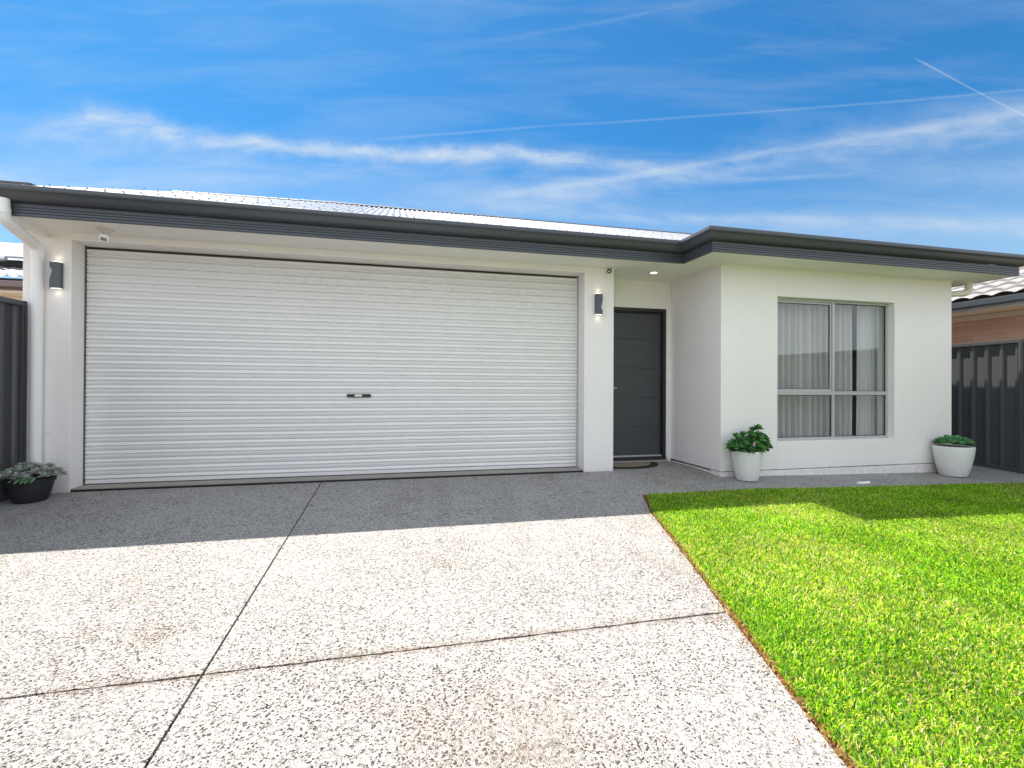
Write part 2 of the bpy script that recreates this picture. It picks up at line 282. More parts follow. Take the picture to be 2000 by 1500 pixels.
# ------------------------------------------------------------------ mesh helpers
def link(name, me, m, parent=None, bevel=0, smooth=False, loc=None):
    if m is not None and not len(me.materials):
        for q in (m if isinstance(m, (list, tuple)) else [m]): me.materials.append(q)
    if smooth: me.polygons.foreach_set('use_smooth', [True]*len(me.polygons))
    o = bpy.data.objects.new(name, me); C.objects.link(o)
    if parent is not None:
        o.parent = parent
        o.matrix_parent_inverse = Matrix.Translation(-Vector(parent.get('_wl', (0, 0, 0))))
    if bevel:
        b = o.modifiers.new('bevel', 'BEVEL'); b.width = bevel; b.segments = 2; b.limit_method = 'ANGLE'; b.angle_limit = R_(40)
    return o
class MB:
    def __init__(s): s.v = []; s.f = []; s.mi = []; s.cur = 0
    def add(s, vs, fs):
        k = len(s.v); s.v += [tuple(p) for p in vs]; s.f += [tuple(i+k for i in f) for f in fs]; s.mi += [s.cur]*len(fs); return s
    def box(s, x0, x1, y0, y1, z0, z1):
        return s.add([(x0, y0, z0), (x1, y0, z0), (x1, y1, z0), (x0, y1, z0), (x0, y0, z1), (x1, y0, z1), (x1, y1, z1), (x0, y1, z1)],
                     [(0, 3, 2, 1), (4, 5, 6, 7), (0, 1, 5, 4), (1, 2, 6, 5), (2, 3, 7, 6), (3, 0, 4, 7)])
    def prism(s, pts, fn0, fn1):
        n = len(pts); a = [fn0(*p) for p in pts]; b = [fn1(*p) for p in pts]
        return s.add(a+b, [tuple(range(n-1, -1, -1)), tuple(range(n, 2*n))]+[(i, (i+1) % n, n+(i+1) % n, n+i) for i in range(n)])
    def xz(s, pts, y0, y1): return s.prism(pts, lambda x, z: (x, y0, z), lambda x, z: (x, y1, z))     # outline counter-clockwise seen from the front (-y)
    def xy(s, pts, z0, z1):
        f0 = z0 if callable(z0) else (lambda x, y: z0); f1 = z1 if callable(z1) else (lambda x, y: z1)
        return s.prism(pts, lambda x, y: (x, y, f0(x, y)), lambda x, y: (x, y, f1(x, y)))
    def tube(s, path, r, n=20, cap=True):
        P = [Vector(p) for p in path]; rs = r if isinstance(r, (list, tuple)) else [r]*len(P)
        t0 = (P[1]-P[0]).normalized(); a = Vector((1, 0, 0)) if abs(t0.x) < .9 else Vector((0, 1, 0))
        nrm = (a-t0*a.dot(t0)).normalized(); rings = []
        for i, p in enumerate(P):
            t = ((P[min(i+1, len(P)-1)]-P[i]).normalized()+(P[i]-P[max(i-1, 0)]).normalized()).normalized()
            nrm = (nrm-t*nrm.dot(t)).normalized(); bn = t.cross(nrm)
            rings.append([p+(nrm*math.cos(2*PI*k/n)+bn*math.sin(2*PI*k/n))*rs[i] for k in range(n)])
        vs = [q for r_ in rings for q in r_]; fs = []
        for i in range(len(P)-1):
            for k in range(n): fs.append((i*n+k, i*n+(k+1) % n, (i+1)*n+(k+1) % n, (i+1)*n+k))
        if cap: fs += [tuple(range(n-1, -1, -1)), tuple(range((len(P)-1)*n, len(P)*n))]
        return s.add(vs, fs)
    def lathe(s, prof, c=(0, 0, 0), n=40, sx=1, sy=1, ax='z'):
        vs = []
        for r, z in prof:
            for k in range(n):
                a = 2*PI*k/n; p = (r*math.cos(a)*sx, r*math.sin(a)*sy, z)
                if ax == 'y': p = (p[0], -z, p[1])
                vs.append((c[0]+p[0], c[1]+p[1], c[2]+p[2]))
        fs = [(i*n+k, i*n+(k+1) % n, (i+1)*n+(k+1) % n, (i+1)*n+k) for i in range(len(prof)-1) for k in range(n)]
        fs += [tuple(range(n-1, -1, -1)), tuple(range((len(prof)-1)*n, len(prof)*n))]
        return s.add(vs, fs)
    def me(s, name='mesh'):
        me = bpy.data.meshes.new(name); me.from_pydata(s.v, [], s.f)
        me.polygons.foreach_set('material_index', s.mi)
        bm = bmesh.new(); bm.from_mesh(me); bmesh.ops.recalc_face_normals(bm, faces=bm.faces); bm.to_mesh(me); bm.free()
        return me
    def build(s, name, m, parent=None, bevel=0, smooth=False): return link(name, s.me(name), m, parent, bevel, smooth)
def smooth_by_angle(o, deg=35):
    me = o.data; bm = bmesh.new(); bm.from_mesh(me)
    for f in bm.faces: f.smooth = True
    for e in bm.edges:
        if len(e.link_faces) == 2 and e.calc_face_angle(0) > R_(deg): e.smooth = False
    bm.to_mesh(me); bm.free(); return o
def tag(o, label=None, cat=None, group=None, kind=None):
    if label: o['label'] = label
    if cat: o['category'] = cat
    if group: o['group'] = group
    if kind: o['kind'] = kind
    return o
def thing(name, loc, label, cat, group=None):
    o = bpy.data.objects.new(name, None); C.objects.link(o); o.location = loc; o['_wl'] = tuple(loc); o.empty_display_size = .1
    tag(o, label, cat, group); return o
def arc(p0, p1, p2, r, n=6):
    """points rounding the corner p1"""
    a, b, c = Vector(p0), Vector(p1), Vector(p2); d0 = (a-b).normalized(); d1 = (c-b).normalized()
    s, e = b+d0*r, b+d1*r; return [tuple((1-t)**2*s+2*t*(1-t)*b+t*t*e) for t in [i/n for i in range(n+1)]]
def gz(x, y): return -.0486*min(12, max(0, -y))-.02*min(6, max(0, x-3.75))

# ------------------------------------------------------------------ ground
xs = [-400, -120, -40, -16, -8, -3.5]+[i for i in (0, 2, 3.75, 5, 6, 7, 8, 9.75)]+[14, 25, 60, 150, 400]
ys = [-400, -150, -60, -30, -18, -12, -9, -6, -3, -1, 0, 2, 6, 12, 30, 80, 200, 400]
vs = [(x, y, gz(x, y)-.12) for y in ys for x in xs]; nx = len(xs)
tag(MB().add(vs, [(j*nx+i, j*nx+i+1, (j+1)*nx+i+1, (j+1)*nx+i) for j in range(len(ys)-1) for i in range(nx-1)]).build('ground', M['earth']), kind='structure')
EDGE = [(2.43, -1.10), (2.325, -1.36), (2.214, -1.63), (2.05, -2.20), (1.90, -2.72), (1.80, -3.05), (1.722, -3.292), (1.57, -3.824), (1.485, -4.109), (1.42, -4.36), (1.20, -5.2), (1.0, -6.2), (.7, -9), (.6, -12)]   # driveway / lawn line
g_top = lambda x, y: gz(x, y); g_bot = lambda x, y: gz(x, y)-.1
d = MB()
jx0, jx1, jy0, jy1 = -.7762, -.7658, -3.2950, -3.3060
def jag(x0, x1, y, n=60, a=.0035):
    return [(x0+(x1-x0)*i/n, y+random.uniform(-a, a)) for i in range(n+1)]
LX = -3.47
d.xy(jag(LX, jx0, jy0)+[(jx0, -.030), (LX, -.030)], g_bot, g_top)
d.xy(jag(jx1, 1.715, jy0)+EDGE[::-1][7:-1]+[(2.43, -1.10), (3.75, -1.10), (3.75, -.020), (2.60, -.020), (2.58, -.030), (jx1, -.030)], g_bot, g_top)
d.xy([(3.75, -1.10), (4.6, -1.135), (6, -1.155), (6.8, -1.155), (7.6, -1.195), (8.40, -1.215), (8.40, 0), (3.75, 0)], g_bot, g_top)
d.xy([(2.63, -.0199), (3.75, -.0199), (3.75, .60), (2.63, .60)], g_bot, lambda x, y: 0.0)
d.xy([(7.2, 0), (8.40, 0), (8.40, 6), (7.2, 6)], g_bot, g_top)
d.xy([(LX, -12), (jx0, -12)]+jag(LX, jx0, jy1)[::-1], g_bot, g_top)
d.xy([(jx1, -12)]+EDGE[::-1][:7]+[(1.715, jy1)]+jag(jx1, 1.71, jy1)[::-1], g_bot, g_top)
o = tag(d.build('driveway', M['agg']), kind='structure')
j = MB(); j.xy([(jx0-.01, -12), (jx1+.01, -12), (jx1+.01, -.02), (jx0-.01, -.02)], lambda x, y: gz(x, y)-.05, lambda x, y: gz(x, y)-.014)
j.xy([(LX, jy1-.012), (jx0-.01, jy1-.012), (jx0-.01, jy0+.012), (LX, jy0+.012)], lambda x, y: gz(x, y)-.05, lambda x, y: gz(x, y)-.022)
j.xy([(jx1+.01, jy1-.012), (1.70, jy1-.012), (1.70, jy0+.012), (jx1+.01, jy0+.012)], lambda x, y: gz(x, y)-.05, lambda x, y: gz(x, y)-.022)
tag(j.build('driveway_joint', M['soil']), kind='structure')
# lawn base and rusty soil edge
off = [(x+.022+.016*math.sin(i*2.3), y) for i, (x, y) in enumerate(EDGE)]
BACK = [(2.43, -1.10), (3.75, -1.115), (4.6, -1.15), (6, -1.17), (6.8, -1.17), (7.6, -1.21), (8.30, -1.235)]
lb = [(x+.028, y-.01) for x, y in BACK[:1]]+BACK[1:]
lawn_poly = lb[::-1]+off[1:]+[(8.30, -12)]
def fill(poly, zf, name, m, n=1):
    bm = bmesh.new(); vv = [bm.verts.new((x, y, 0)) for x, y in poly]; f = bm.faces.new(vv)
    bmesh.ops.triangulate(bm, faces=[f])
    for _ in range(n): 
        bmesh.ops.subdivide_edges(bm, edges=list(bm.edges), cuts=2, use_grid_fill=False); bmesh.ops.triangulate(bm, faces=list(bm.faces))
    for v in bm.verts: v.co.z = zf(v.co.x, v.co.y)
    bmesh.ops.recalc_face_normals(bm, faces=bm.faces)
    if sum(f.normal.z for f in bm.faces) < 0: bmesh.ops.reverse_faces(bm, faces=bm.faces)
    me = bpy.data.meshes.new(name); bm.to_mesh(me); bm.free(); return link(name, me, m)
tag(fill(lawn_poly, lambda x, y: gz(x, y)-.008, 'lawn_soil', M['lawnbase']), kind='structure')
ev = []; ef = []
for i in range(len(EDGE)-1):
    (x0, y0), (x1, y1) = EDGE[i], EDGE[i+1]; nseg = max(1, int(math.hypot(x1-x0, y1-y0)/.03))
    for k in range(nseg):
        t = k/nseg; x, y = x0+(x1-x0)*t, y0+(y1-y0)*t; h = gz(x, y)
        ev += [(x+.001, y, h-.03), (x+.004, y, h-.008+random.uniform(-.006, .006)), (x+.016+random.uniform(-.004, .012), y, h+random.uniform(-.006, .006)), (x+.05, y, h-.004)]
n = len(ev)//4
ef = [(i*4+k, i*4+k+1, i*4+k+5, i*4+k+4) for i in range(n-1) for k in range(3)]
tag(MB().add(ev, ef).build('soil_edge', M['edge']), kind='structure')

# ------------------------------------------------------------------ grass blades
from math import floor
lp = np.array(lawn_poly)
def inside(P):
    x, y = P[:, 0], P[:, 1]; r = np.zeros(len(P), bool); n = len(lp); j = n-1
    for i in range(n):
        xi, yi, xj, yj = lp[i, 0], lp[i, 1], lp[j, 0], lp[j, 1]
        c = ((yi > y) != (yj > y)) & (x < (xj-xi)*(y-yi)/(yj-yi+1e-12)+xi); r ^= c; j = i
    return r
def vnoise(P, s, seed):
    g = np.random.default_rng(seed).random((64, 64)); q = P*s+100; i = np.floor(q).astype(int); f = q-i; f = f*f*(3-2*f)
    a = g[i[:, 0] % 64, i[:, 1] % 64]; b = g[(i[:, 0]+1) % 64, i[:, 1] % 64]; c = g[i[:, 0] % 64, (i[:, 1]+1) % 64]; d_ = g[(i[:, 0]+1) % 64, (i[:, 1]+1) % 64]
    return (a*(1-f[:, 0])+b*f[:, 0])*(1-f[:, 1])+(c*(1-f[:, 0])+d_*f[:, 0])*f[:, 1]
def grass(name, P, hmin, hmax, wid, palette, probs, lean=.8, rnd=rng):
    n = len(P); hgt = rnd.uniform(hmin, hmax, n); wd = wid*rnd.uniform(.6, 1.3, n)
    az = rnd.uniform(0, 2*np.pi, n); ln = rnd.uniform(.25, 1, n)**.8*lean; laz = rnd.uniform(0, 2*np.pi, n)
    dirx, diry = np.cos(laz), np.sin(laz); px, py = np.cos(az), np.sin(az)
    z0 = -.0486*np.clip(-P[:, 1], 0, 12)-.02*np.clip(P[:, 0]-3.75, 0, 6)-.004
    base = np.stack([P[:, 0], P[:, 1], z0], 1)
    mid = base+np.stack([dirx*hgt*ln*.35, diry*hgt*ln*.35, hgt*.62], 1)
    tip = base+np.stack([dirx*hgt*ln*1.05, diry*hgt*ln*1.05, hgt*(1-.28*ln)], 1)
    sd = np.stack([px, py, np.zeros(n)], 1)*wd[:, None]
    V = np.stack([base-sd*.4, base+sd*.4, mid+sd*.5, mid-sd*.5, tip], 1).reshape(-1, 3)
    me = bpy.data.meshes.new(name); me.vertices.add(5*n); me.vertices.foreach_set('co', V.astype(np.float32).ravel())
    k = np.arange(n)*5
    L = np.stack([k, k+1, k+2, k+3, k+3, k+2, k+4], 1).ravel()
    me.loops.add(7*n); me.loops.foreach_set('vertex_index', L.astype(np.int32))
    ls = np.stack([np.arange(n)*7, np.arange(n)*7+4], 1).ravel(); lt = np.tile([4, 3], n)
    me.polygons.add(2*n); me.polygons.foreach_set('loop_start', ls.astype(np.int32)); me.polygons.foreach_set('loop_total', lt.astype(np.int32))
    me.update(calc_edges=True)
    pal = np.array(palette); dry = np.clip(vnoise(P, 1.1, 3)*.7+vnoise(P, 4, 4)*.5-.25, 0, 1)**1.5
    ci = rnd.choice(len(pal), n, p=probs); ci = np.where(rnd.random(n) < dry*.62, len(pal)-1-rnd.integers(0, 2, n), ci)
    col = pal[ci]*rnd.uniform(.78, 1.22, n)[:, None]*((.88+.30*vnoise(P, 2.3, 9))*(.88+.24*vnoise(P, 9, 11)))[:, None]
    cc = np.ones((n, 5, 4)); cc[:, :, :3] = col[:, None, :]
    at = me.color_attributes.new('tone', 'FLOAT_COLOR', 'POINT'); at.data.foreach_set('color', cc.astype(np.float32).ravel())
    return me
CX, CY = 0, -5.544
def sample(x0, x1, y0, y1, dens):
    n = int((x1-x0)*(y1-y0)*dens); P = np.stack([rng.uniform(x0, x1, n), rng.uniform(y0, y1, n)], 1); return P[inside(P)]
P = sample(1.0, 8.3, -5.6, -1.09, 19000)
dist = np.hypot(P[:, 0]-CX, P[:, 1]-CY)
ang = np.degrees(np.arctan2(P[:, 0]-CX, P[:, 1]-CY))-13.486
keep = np.where(ang < 50, 1.0, .15); P = P[rng.random(len(P)) < keep]
P2 = sample(.6, 8.3, -12, -5.6, 1200)
PAL = [(.075, .24, .012), (.16, .38, .012), (.30, .54, .012), (.46, .64, .03), (.03, .13, .02), (.56, .58, .09), (.60, .54, .28)]
PRB = [.20, .24, .23, .12, .14, .06, .01]
gm = grass('lawn', P, .012, .034, .0054, PAL, PRB)
EP_ = []
for i in range(len(EDGE)-1):
    (x0, y0), (x1, y1) = EDGE[i], EDGE[i+1]; q = int(math.hypot(x1-x0, y1-y0)*(620 if -3.4 < y0 < -1.3 else 420))
    for k in range(q):
        t = random.random(); EP_.append((x0+(x1-x0)*t+(abs(random.gauss(.012, .016)) if random.random() > .08 else -abs(random.gauss(0, .035))), y0+(y1-y0)*t))
tag(link('dry_clippings', grass('dry_clippings', np.array(EP_), .008, .030, .006, [(.20, .09, .03), (.34, .17, .06), (.50, .36, .18), (.08, .045, .02), (.24, .26, .05)], [.3, .3, .15, .15, .1], 1.6), M['grass']), 'brown dry runners and clippings along the driveway edge', 'clippings', kind='stuff')
lawn = tag(link('lawn_grass', gm, M['grass']), 'bright green mown lawn beside the driveway', 'grass', kind='stuff')
tag(link('lawn_grass', grass('lawn_near', P2, .02, .045, .008, PAL, PRB), M['grass']), 'bright green mown lawn beside the driveway', 'grass', kind='stuff')

# ------------------------------------------------------------------ the house
H = thing('house', (0, 0, 0), 'white rendered single storey house with charcoal gutters and a wide garage', 'house')
ZS = 2.505
# garage front (U round the opening)
XL, OL, OR, XP = -3.455, -3.063, 2.237, 2.626
wl = MB().xz([(XL, -.10), (OL, -.10), (OL, 2.4346), (OR, 2.4346), (OR, -.10), (XP, -.10), (XP, 2.56), (XL, 2.56)], 0, .24)
wl.build('front_wall', M['render'], H, bevel=.004)
MB().box(2.42, 2.623, .242, .80, -.1, 2.56).build('pier_return', M['render'], H)
YR = .529; DL, DR, DT = 2.70, 3.672, 2.1275
MB().xz([(2.627, -.1), (DL, -.1), (DL, DT), (DR, DT), (DR, -.1), (3.7515, -.1), (3.7515, 2.56), (2.627, 2.56)], YR, YR+.2).build('entry_wall', M['render'], H, bevel=.003)
# wing walls
W0, W1, YW = 3.752, 7.356, -.540; A0, A1, B0, B1 = 4.548, 6.369, .373, 2.159
zb = .036
MB().xy([(W0, YW), (A0, YW), (A0, YW+.24), (W0+.24, YW+.24), (W0+.24, .80), (W0, .80)], zb, 2.56).build('wing_wall', M['render'], H, bevel=.004)
MB().xy([(A1, YW), (W1, YW), (W1, 6.0), (W1-.24, 6.0), (W1-.24, YW+.24), (A1, YW+.24)], zb, 2.56).build('wing_wall', M['render'], H, bevel=.004)
MB().box(A0, A1, YW, YW+.24, zb, B0).build('wing_wall', M['render'], H, bevel=.003)
MB().box(A0, A1, YW, YW+.24, B1, 2.56).build('wing_wall', M['render'], H, bevel=.003)
# footing strip under the wing wall, with an uneven dark crack above it
ft = MB(); n = 60
def footing(p0, p1, q):
    a, b = Vector(p0), Vector(p1)
    for i in range(n):
        s, e = a.lerp(b, i/n), a.lerp(b, (i+1)/n-.0004); top = zb-.006-abs(random.gauss(0, .0035)); g0 = min(gz(s.x, s.y), gz(e.x, e.y))
        ft.xy([(s.x, s.y), (e.x, e.y), (e.x+q[0], e.y+q[1]), (s.x+q[0], s.y+q[1])], -.25, top)
footing((W0+.004, YW+.004+.0005), (W1-.004, YW+.0045), (0, .2))
ft.box(W0+.008, W0+.2, YW+.22, .528, -.1, .012)
ft.box(W1-.2, W1-.006, YW+.22, 6, -.3, .024)
ft.build('footing', M['render'], H)
MB().box(XL, -3.22, .242, 6.0, -.2, 2.56).build('side_wall', M['render'], H)
MB().box(XL, W1, 6.003, 6.2, -.3, 2.56).build('rear_wall', M['render'], H)
# soffit lining
MB().xy([(-3.25, -.452), (3.3054, -.452), (3.3054, -.992), (7.826, -.992), (7.826, 6.5), (-3.25, 6.5)], ZS, ZS+.02).build('soffit', M['soffit'], H)
# bead where soffit meets wall
def bead(b, p0, p1, nrm, s=.018):
    a, c = Vector((*p0, ZS-.0015)), Vector((*p1, ZS-.0015)); q = Vector((*nrm, 0))*s; dn = Vector((0, 0, -s)); m_ = Vector((*nrm, 0))*.0015
    b.add([a+m_, a+m_+q, a+m_+q*.35+dn*.35, a+m_+dn, c+m_, c+m_+q, c+m_+q*.35+dn*.35, c+m_+dn], [(0, 1, 2, 3), (4, 7, 6, 5), (0, 4, 5, 1), (1, 5, 6, 2), (2, 6, 7, 3), (3, 7, 4, 0)])
bd = MB(); bead(bd, (-3.36, 0), (XP, 0), (0, -1)); bead(bd, (XP, .0), (XP, YR), (1, 0)); bead(bd, (XP, YR), (W0, YR), (0, -1)); bead(bd, (W0, YR), (W0, YW), (-1, 0)); bead(bd, (W0, YW), (W1, YW), (0, -1)); bead(bd, (W1, YW), (W1, 6), (1, 0))
bd.build('soffit_trim', M['trim'], H)
# fascia and gutter swept round the eaves
def sweep(path, prof, closed=False):
    P = [Vector(p) for p in path]; nr = []
    for i in range(len(P)-1):
        t = (P[i+1]-P[i]).normalized(); nr.append(Vector((t.y, -t.x)))
    rings = []
    for i, p in enumerate(P):
        if i == 0: o_ = nr[0]
        elif i == len(P)-1: o_ = nr[-1]
        else: s = nr[i-1]+nr[i]; o_ = s/(s.dot(nr[i]))
        rings.append([(p.x+o_.x*a, p.y+o_.y*a, z) for a, z in prof])
    m = len(prof); vs = [v for r in rings for v in r]
    fs = [(i*m+k, i*m+(k+1) % m, (i+1)*m+(k+1) % m, (i+1)*m+k) for i in range(len(P)-1) for k in range(m)]
    fs += [tuple(range(m-1, -1, -1)), tuple(range((len(P)-1)*m, len(P)*m))]
    return MB().add(vs, fs)
XF, YF, YG = 3.3014, -.456, -.996; XE = 7.829
fas = [(0, 2.501), (.004, 2.506), (.004, 2.524), (-.003, 2.528), (.004, 2.533), (.004, 2.549), (-.003, 2.553), (.004, 2.558), (.004, 2.572), (-.003, 2.576), (.003, 2.581), (.003, 2.612), (-.020, 2.612), (-.020, 2.501)]
smooth_by_angle(sweep([(-3.25, YF), (XF, YF), (XF, YG), (XE, YG), (XE, 6.5)], fas).build('fascia', M['charcoal'], H))
gut = [(.000, 2.616), (.030, 2.616), (.052, 2.621), (.070, 2.633), (.083, 2.650), (.092, 2.670), (.102, 2.684), (.118, 2.692), (.118, 2.697), (.122, 2.699), (.122, 2.729), (.119, 2.733), (.112, 2.733), (.110, 2.727), (.113, 2.702), (.098, 2.692), (.084, 2.676), (.06, 2.640), (.02, 2.626), (.004, 2.626), (.004, 2.70), (.000, 2.70)]
smooth_by_angle(sweep([(-3.62, YF), (XF, YF), (XF, YG), (XE, YG), (XE, 6.5)], gut).build('gutter', M['charcoal'], H), 30)
for gx_ in (-1.22, 1.38):
    MB().add([(gx_-.012, YF-a-.0012, z-.0008) for a, z in gut[:12]]+[(gx_+.012, YF-a-.0012, z-.0008) for a, z in gut[:12]], [(k, k+1, k+13, k+12) for k in range(11)]).build('gutter_joint', M['charcoal'], H)
MB().box(-3.60, -3.252, YF-.001, YF+.03, 2.52, 2.614).build('fascia', M['charcoal'], H)   # fascia stub running on behind the downpipe
# roof: corrugated sheets (x across the ribs, y up the slope)
RZ, RY = 4.012, 2.8
def corrug(b, x0, x1, y0, z0, y1, z1, pitch=.0762, amp=.0100, cols=8, rows=3):
    nc = int((x1-x0)/pitch*cols); vs = []; fs = []
    for j_ in range(rows+1):
        t = j_/rows
        for i in range(nc+1):
            x = x0+(x1-x0)*i/nc; vs.append((x, y0+(y1-y0)*t, z0+((z1(x) if callable(z1) else z1)-z0)*t+amp*math.sin(2*PI*x/pitch)))
    m = nc+1; fs = [(j_*m+i, j_*m+i+1, (j_+1)*m+i+1, (j_+1)*m+i) for j_ in range(rows) for i in range(nc)]
    b.add(vs, fs)
rf = MB(); zr = lambda x: RZ-.045*max(0, (-1-x)/2.3)
corrug(rf, -3.30, 7.80, -.52, 2.737, RY, zr); corrug(rf, -3.30, 7.80, 6.6, 2.6, RY, zr)
rf.cur = 1; sl_ = (RZ-2.737)/(RY+.52)
for r_i, yy in enumerate([-.44, .02, .92, 1.82, 2.66]):
    k = 0; x = -3.28
    i0 = math.ceil(-3.28/.0762)
    for i in range(i0, 98):
        if (i+r_i) % 2: continue
        x = (i+.25)*.0762
        if x > 7.3: break
        z = 2.737+(yy+.52)*sl_+.0085
        rf.tube([(x, yy, z-.002), (x, yy, z+.008)], .009, 6)
smooth_by_angle(rf.build('roof', [M['roof'], M['screw']], H), 60)
def clipped(name, mb, cuts):
    me = mb.me(name); bm = bmesh.new(); bm.from_mesh(me)
    for p, n_ in cuts: bmesh.ops.bisect_plane(bm, geom=bm.verts[:]+bm.edges[:]+bm.faces[:], plane_co=p, plane_no=n_, clear_outer=True)
    bm.to_mesh(me); bm.free(); return link(name, me, M['roof'], H)
wr, wx0, wx1, wy = sl_, 3.24, 7.88, -1.06
b = MB(); corrug(b, wx0, wx1, wy, 2.737, wy+2.4, 2.737+2.4*wr)
smooth_by_angle(clipped('hip_roof', b, [((wx0, wy, 0), (-1, 1, 0)), ((wx1, wy, 0), (1, 1, 0))]), 60)
xc_ = (wx0+wx1)/2
for sgn, xe_ in ((1, wx0), (-1, wx1)):
    b = MB(); corrug(b, -1.4, 2.6, 0, 2.737, xc_-wx0, 2.737+(xc_-wx0)*wr)
    b.v = [(xe_+sgn*y, x, z) for x, y, z in b.v]
    smooth_by_angle(clipped('hip_roof', b, [((xe_, wy, 0), (sgn, -1, 0)), ((xe_, -.52, 0), (-sgn, 1, 0))]), 60)
    c0, c1 = Vector((xe_+sgn*.5, wy+.5, 2.728+.5*wr)), Vector((xc_, wy+(xc_-wx0), 2.728+(xc_-wx0)*wr))
    MB().tube([c0, c1], .022, 10).build('hip_cap', M['ridge'], H)
rc = MB()
for xa, xb in ((-3.30, -1.0), (-1.0, 7.8)): rc.add([(xa, RY-.13, zr(xa)-.032), (xb, RY-.13, zr(xb)-.032), (xa, RY, zr(xa)+.028), (xb, RY, zr(xb)+.028), (xa, RY+.14, zr(xa)-.032), (xb, RY+.14, zr(xb)-.032)], [(0, 1, 3, 2), (2, 3, 5, 4)])
rc.build('ridge_cap', M['ridge'], H)  # dark flashing; its colour also stands in for shadow under the scalloped cap
# gable and parapet edge on the left
MB().add([(-3.31, -.45, 2.70), (-3.31, RY, zr(-3.3)-.03), (-3.31, 6.4, 2.6), (-3.31, 6.4, 2.53), (-3.31, -.45, 2.53), (-3.24, -.45, 2.70), (-3.24, RY, zr(-3.3)-.03), (-3.24, 6.4, 2.6), (-3.24, 6.4, 2.53), (-3.24, -.45, 2.53)], [(0, 1, 2, 3, 4), (9, 8, 7, 6, 5), (0, 5, 6, 1), (1, 6, 7, 2), (2, 7, 8, 3), (3, 8, 9, 4), (4, 9, 5, 0)]).build('gable', M['trim'], H)
MB().box(-3.268, -3.2515, -.44, 6.0, 2.44, 2.56).build('barge_board', M['trim'], H)
MB().add([(7.79, -.95, 2.60), (7.79, RY, RZ-.03), (7.79, 6.4, 2.6), (7.74, -.95, 2.60), (7.74, RY, RZ-.03), (7.74, 6.4, 2.6)], [(0, 1, 2), (3, 5, 4), (0, 3, 4, 1), (1, 4, 5, 2), (2, 5, 3, 0)]).build('gable', M['charcoal'], H)
cap = MB(); cap.add([(-3.70, -.34, 2.70), (-3.19, -.34, 2.70), (-3.225, -.30, 2.856), (-3.70, -.30, 2.85), (-3.70, .3, 2.70), (-3.19, .3, 2.70), (-3.225, .3, 2.93), (-3.70, .3, 2.93)], [(0, 1, 2, 3), (4, 7, 6, 5), (0, 4, 5, 1), (1, 5, 6, 2), (2, 6, 7, 3), (3, 7, 4, 0)])
cap.build('parapet_cap', M['ridge'], H, bevel=.006)

# garage roller door
GD = bpy.data.objects.new('garage_door', None); C.objects.link(GD); GD.parent = H
tag(GD, 'wide white ribbed roller door of the garage')
yD = .2134; z0, z1 = .07, 2.412; N = 28; pt = (z1-z0)/N
prof = [(0, .015), (.045, .016), (.07, .006), (.12, -.001), (.40, .003), (.45, .008), (.50, .009), (.53, .004), (.58, .001), (.88, -.002), (.93, .002), (.965, .013)]
pr = [(yD+b_, z0+(i+a_)*pt) for i in range(N) for a_, b_ in prof]
nx_ = 24; vs = []; fs = []
for i in range(nx_+1):
    x = OL+.012+(OR-OL-.024)*i/nx_
    for y, z in pr: vs.append((x, y+.0008*math.sin(x*3.1+z*2.2)+.0004*math.sin(x*7+z*5), z+.0008*math.sin(x*2.3+z)))
m_ = len(pr); fs = [(i*m_+k, (i+1)*m_+k, (i+1)*m_+k+1, i*m_+k+1) for i in range(nx_) for k in range(m_-1)]
o = MB().add(vs, fs).build('door_curtain', M['doorwhite'], GD); smooth_by_angle(o, 50)
MB().box(OL+.014, OR-.014, yD-.004, yD+.03, .030, .068).build('bottom_rail', M['doorwhite'], GD, bevel=.003)
MB().box(OL+.02, OR-.02, yD, yD+.02, .019, .0305).build('rubber_seal', M['rubber'], GD)
MB().box(OL+.001, OL+.010, yD-.012, yD+.05, .02, 2.433).build('guide_rail', mat('guide_grey', (.10, .10, .10), .5), GD)
MB().box(OR-.011, OR-.001, yD-.022, yD+.05, .02, 2.433).build('guide_rail', M['alu'], GD)
MB().box(OL, OR, yD+.06, yD+.12, 0.02, 2.55).build('backing', mat('backing_grey', (.16, .16, .16), .7), GD)
hd = MB(); hx0, hx1, hz = -.543, -.276, .924; hr = .017
hd.xz([(hx0+hr-hr*math.cos(a), hz-hr*math.sin(a)) for a in [PI/2-PI*i/10 for i in range(11)]][::-1]+[(hx1-hr+hr*math.cos(a), hz-hr*math.sin(a)) for a in [-PI/2+PI*i/10 for i in range(11)]][::-1] if False else
      [(hx0+hr+hr*math.cos(a), hz+hr*math.sin(a)) for a in [PI/2+PI*i/10 for i in range(11)]]+[(hx1-hr+hr*math.cos(a), hz+hr*math.sin(a)) for a in [-PI/2+PI*i/10 for i in range(11)]], yD-.016, yD+.004)
ho = hd.build('handle', M['blackplastic'], GD, bevel=.003)
lk = MB().box(-.455, -.375, yD-.022, yD-.0155, hz-.013, hz+.013); lk.lathe([(.0085, 0), (.0085, .004), (.003, .004)], (-.440, yD-.022, hz), 16, ax='y'); lk.build('lock', M['steel'], ho if False else GD, bevel=.001)
# concrete threshold in front of the roller door
MB().xy([(OL+.002, .012), (OR-.002, .012), (OR-.002, .30), (OL+.002, .30)], -.1, lambda x, y: .021+.001*(y/.3)).build('threshold', M['sill'], H)
MB().box(OL+.01, OR-.01, .001, .0115, -.08, .012).build('gap_shade_strip', M['rubber'], H)  # black strip on the threshold face, standing in for the gap's shade

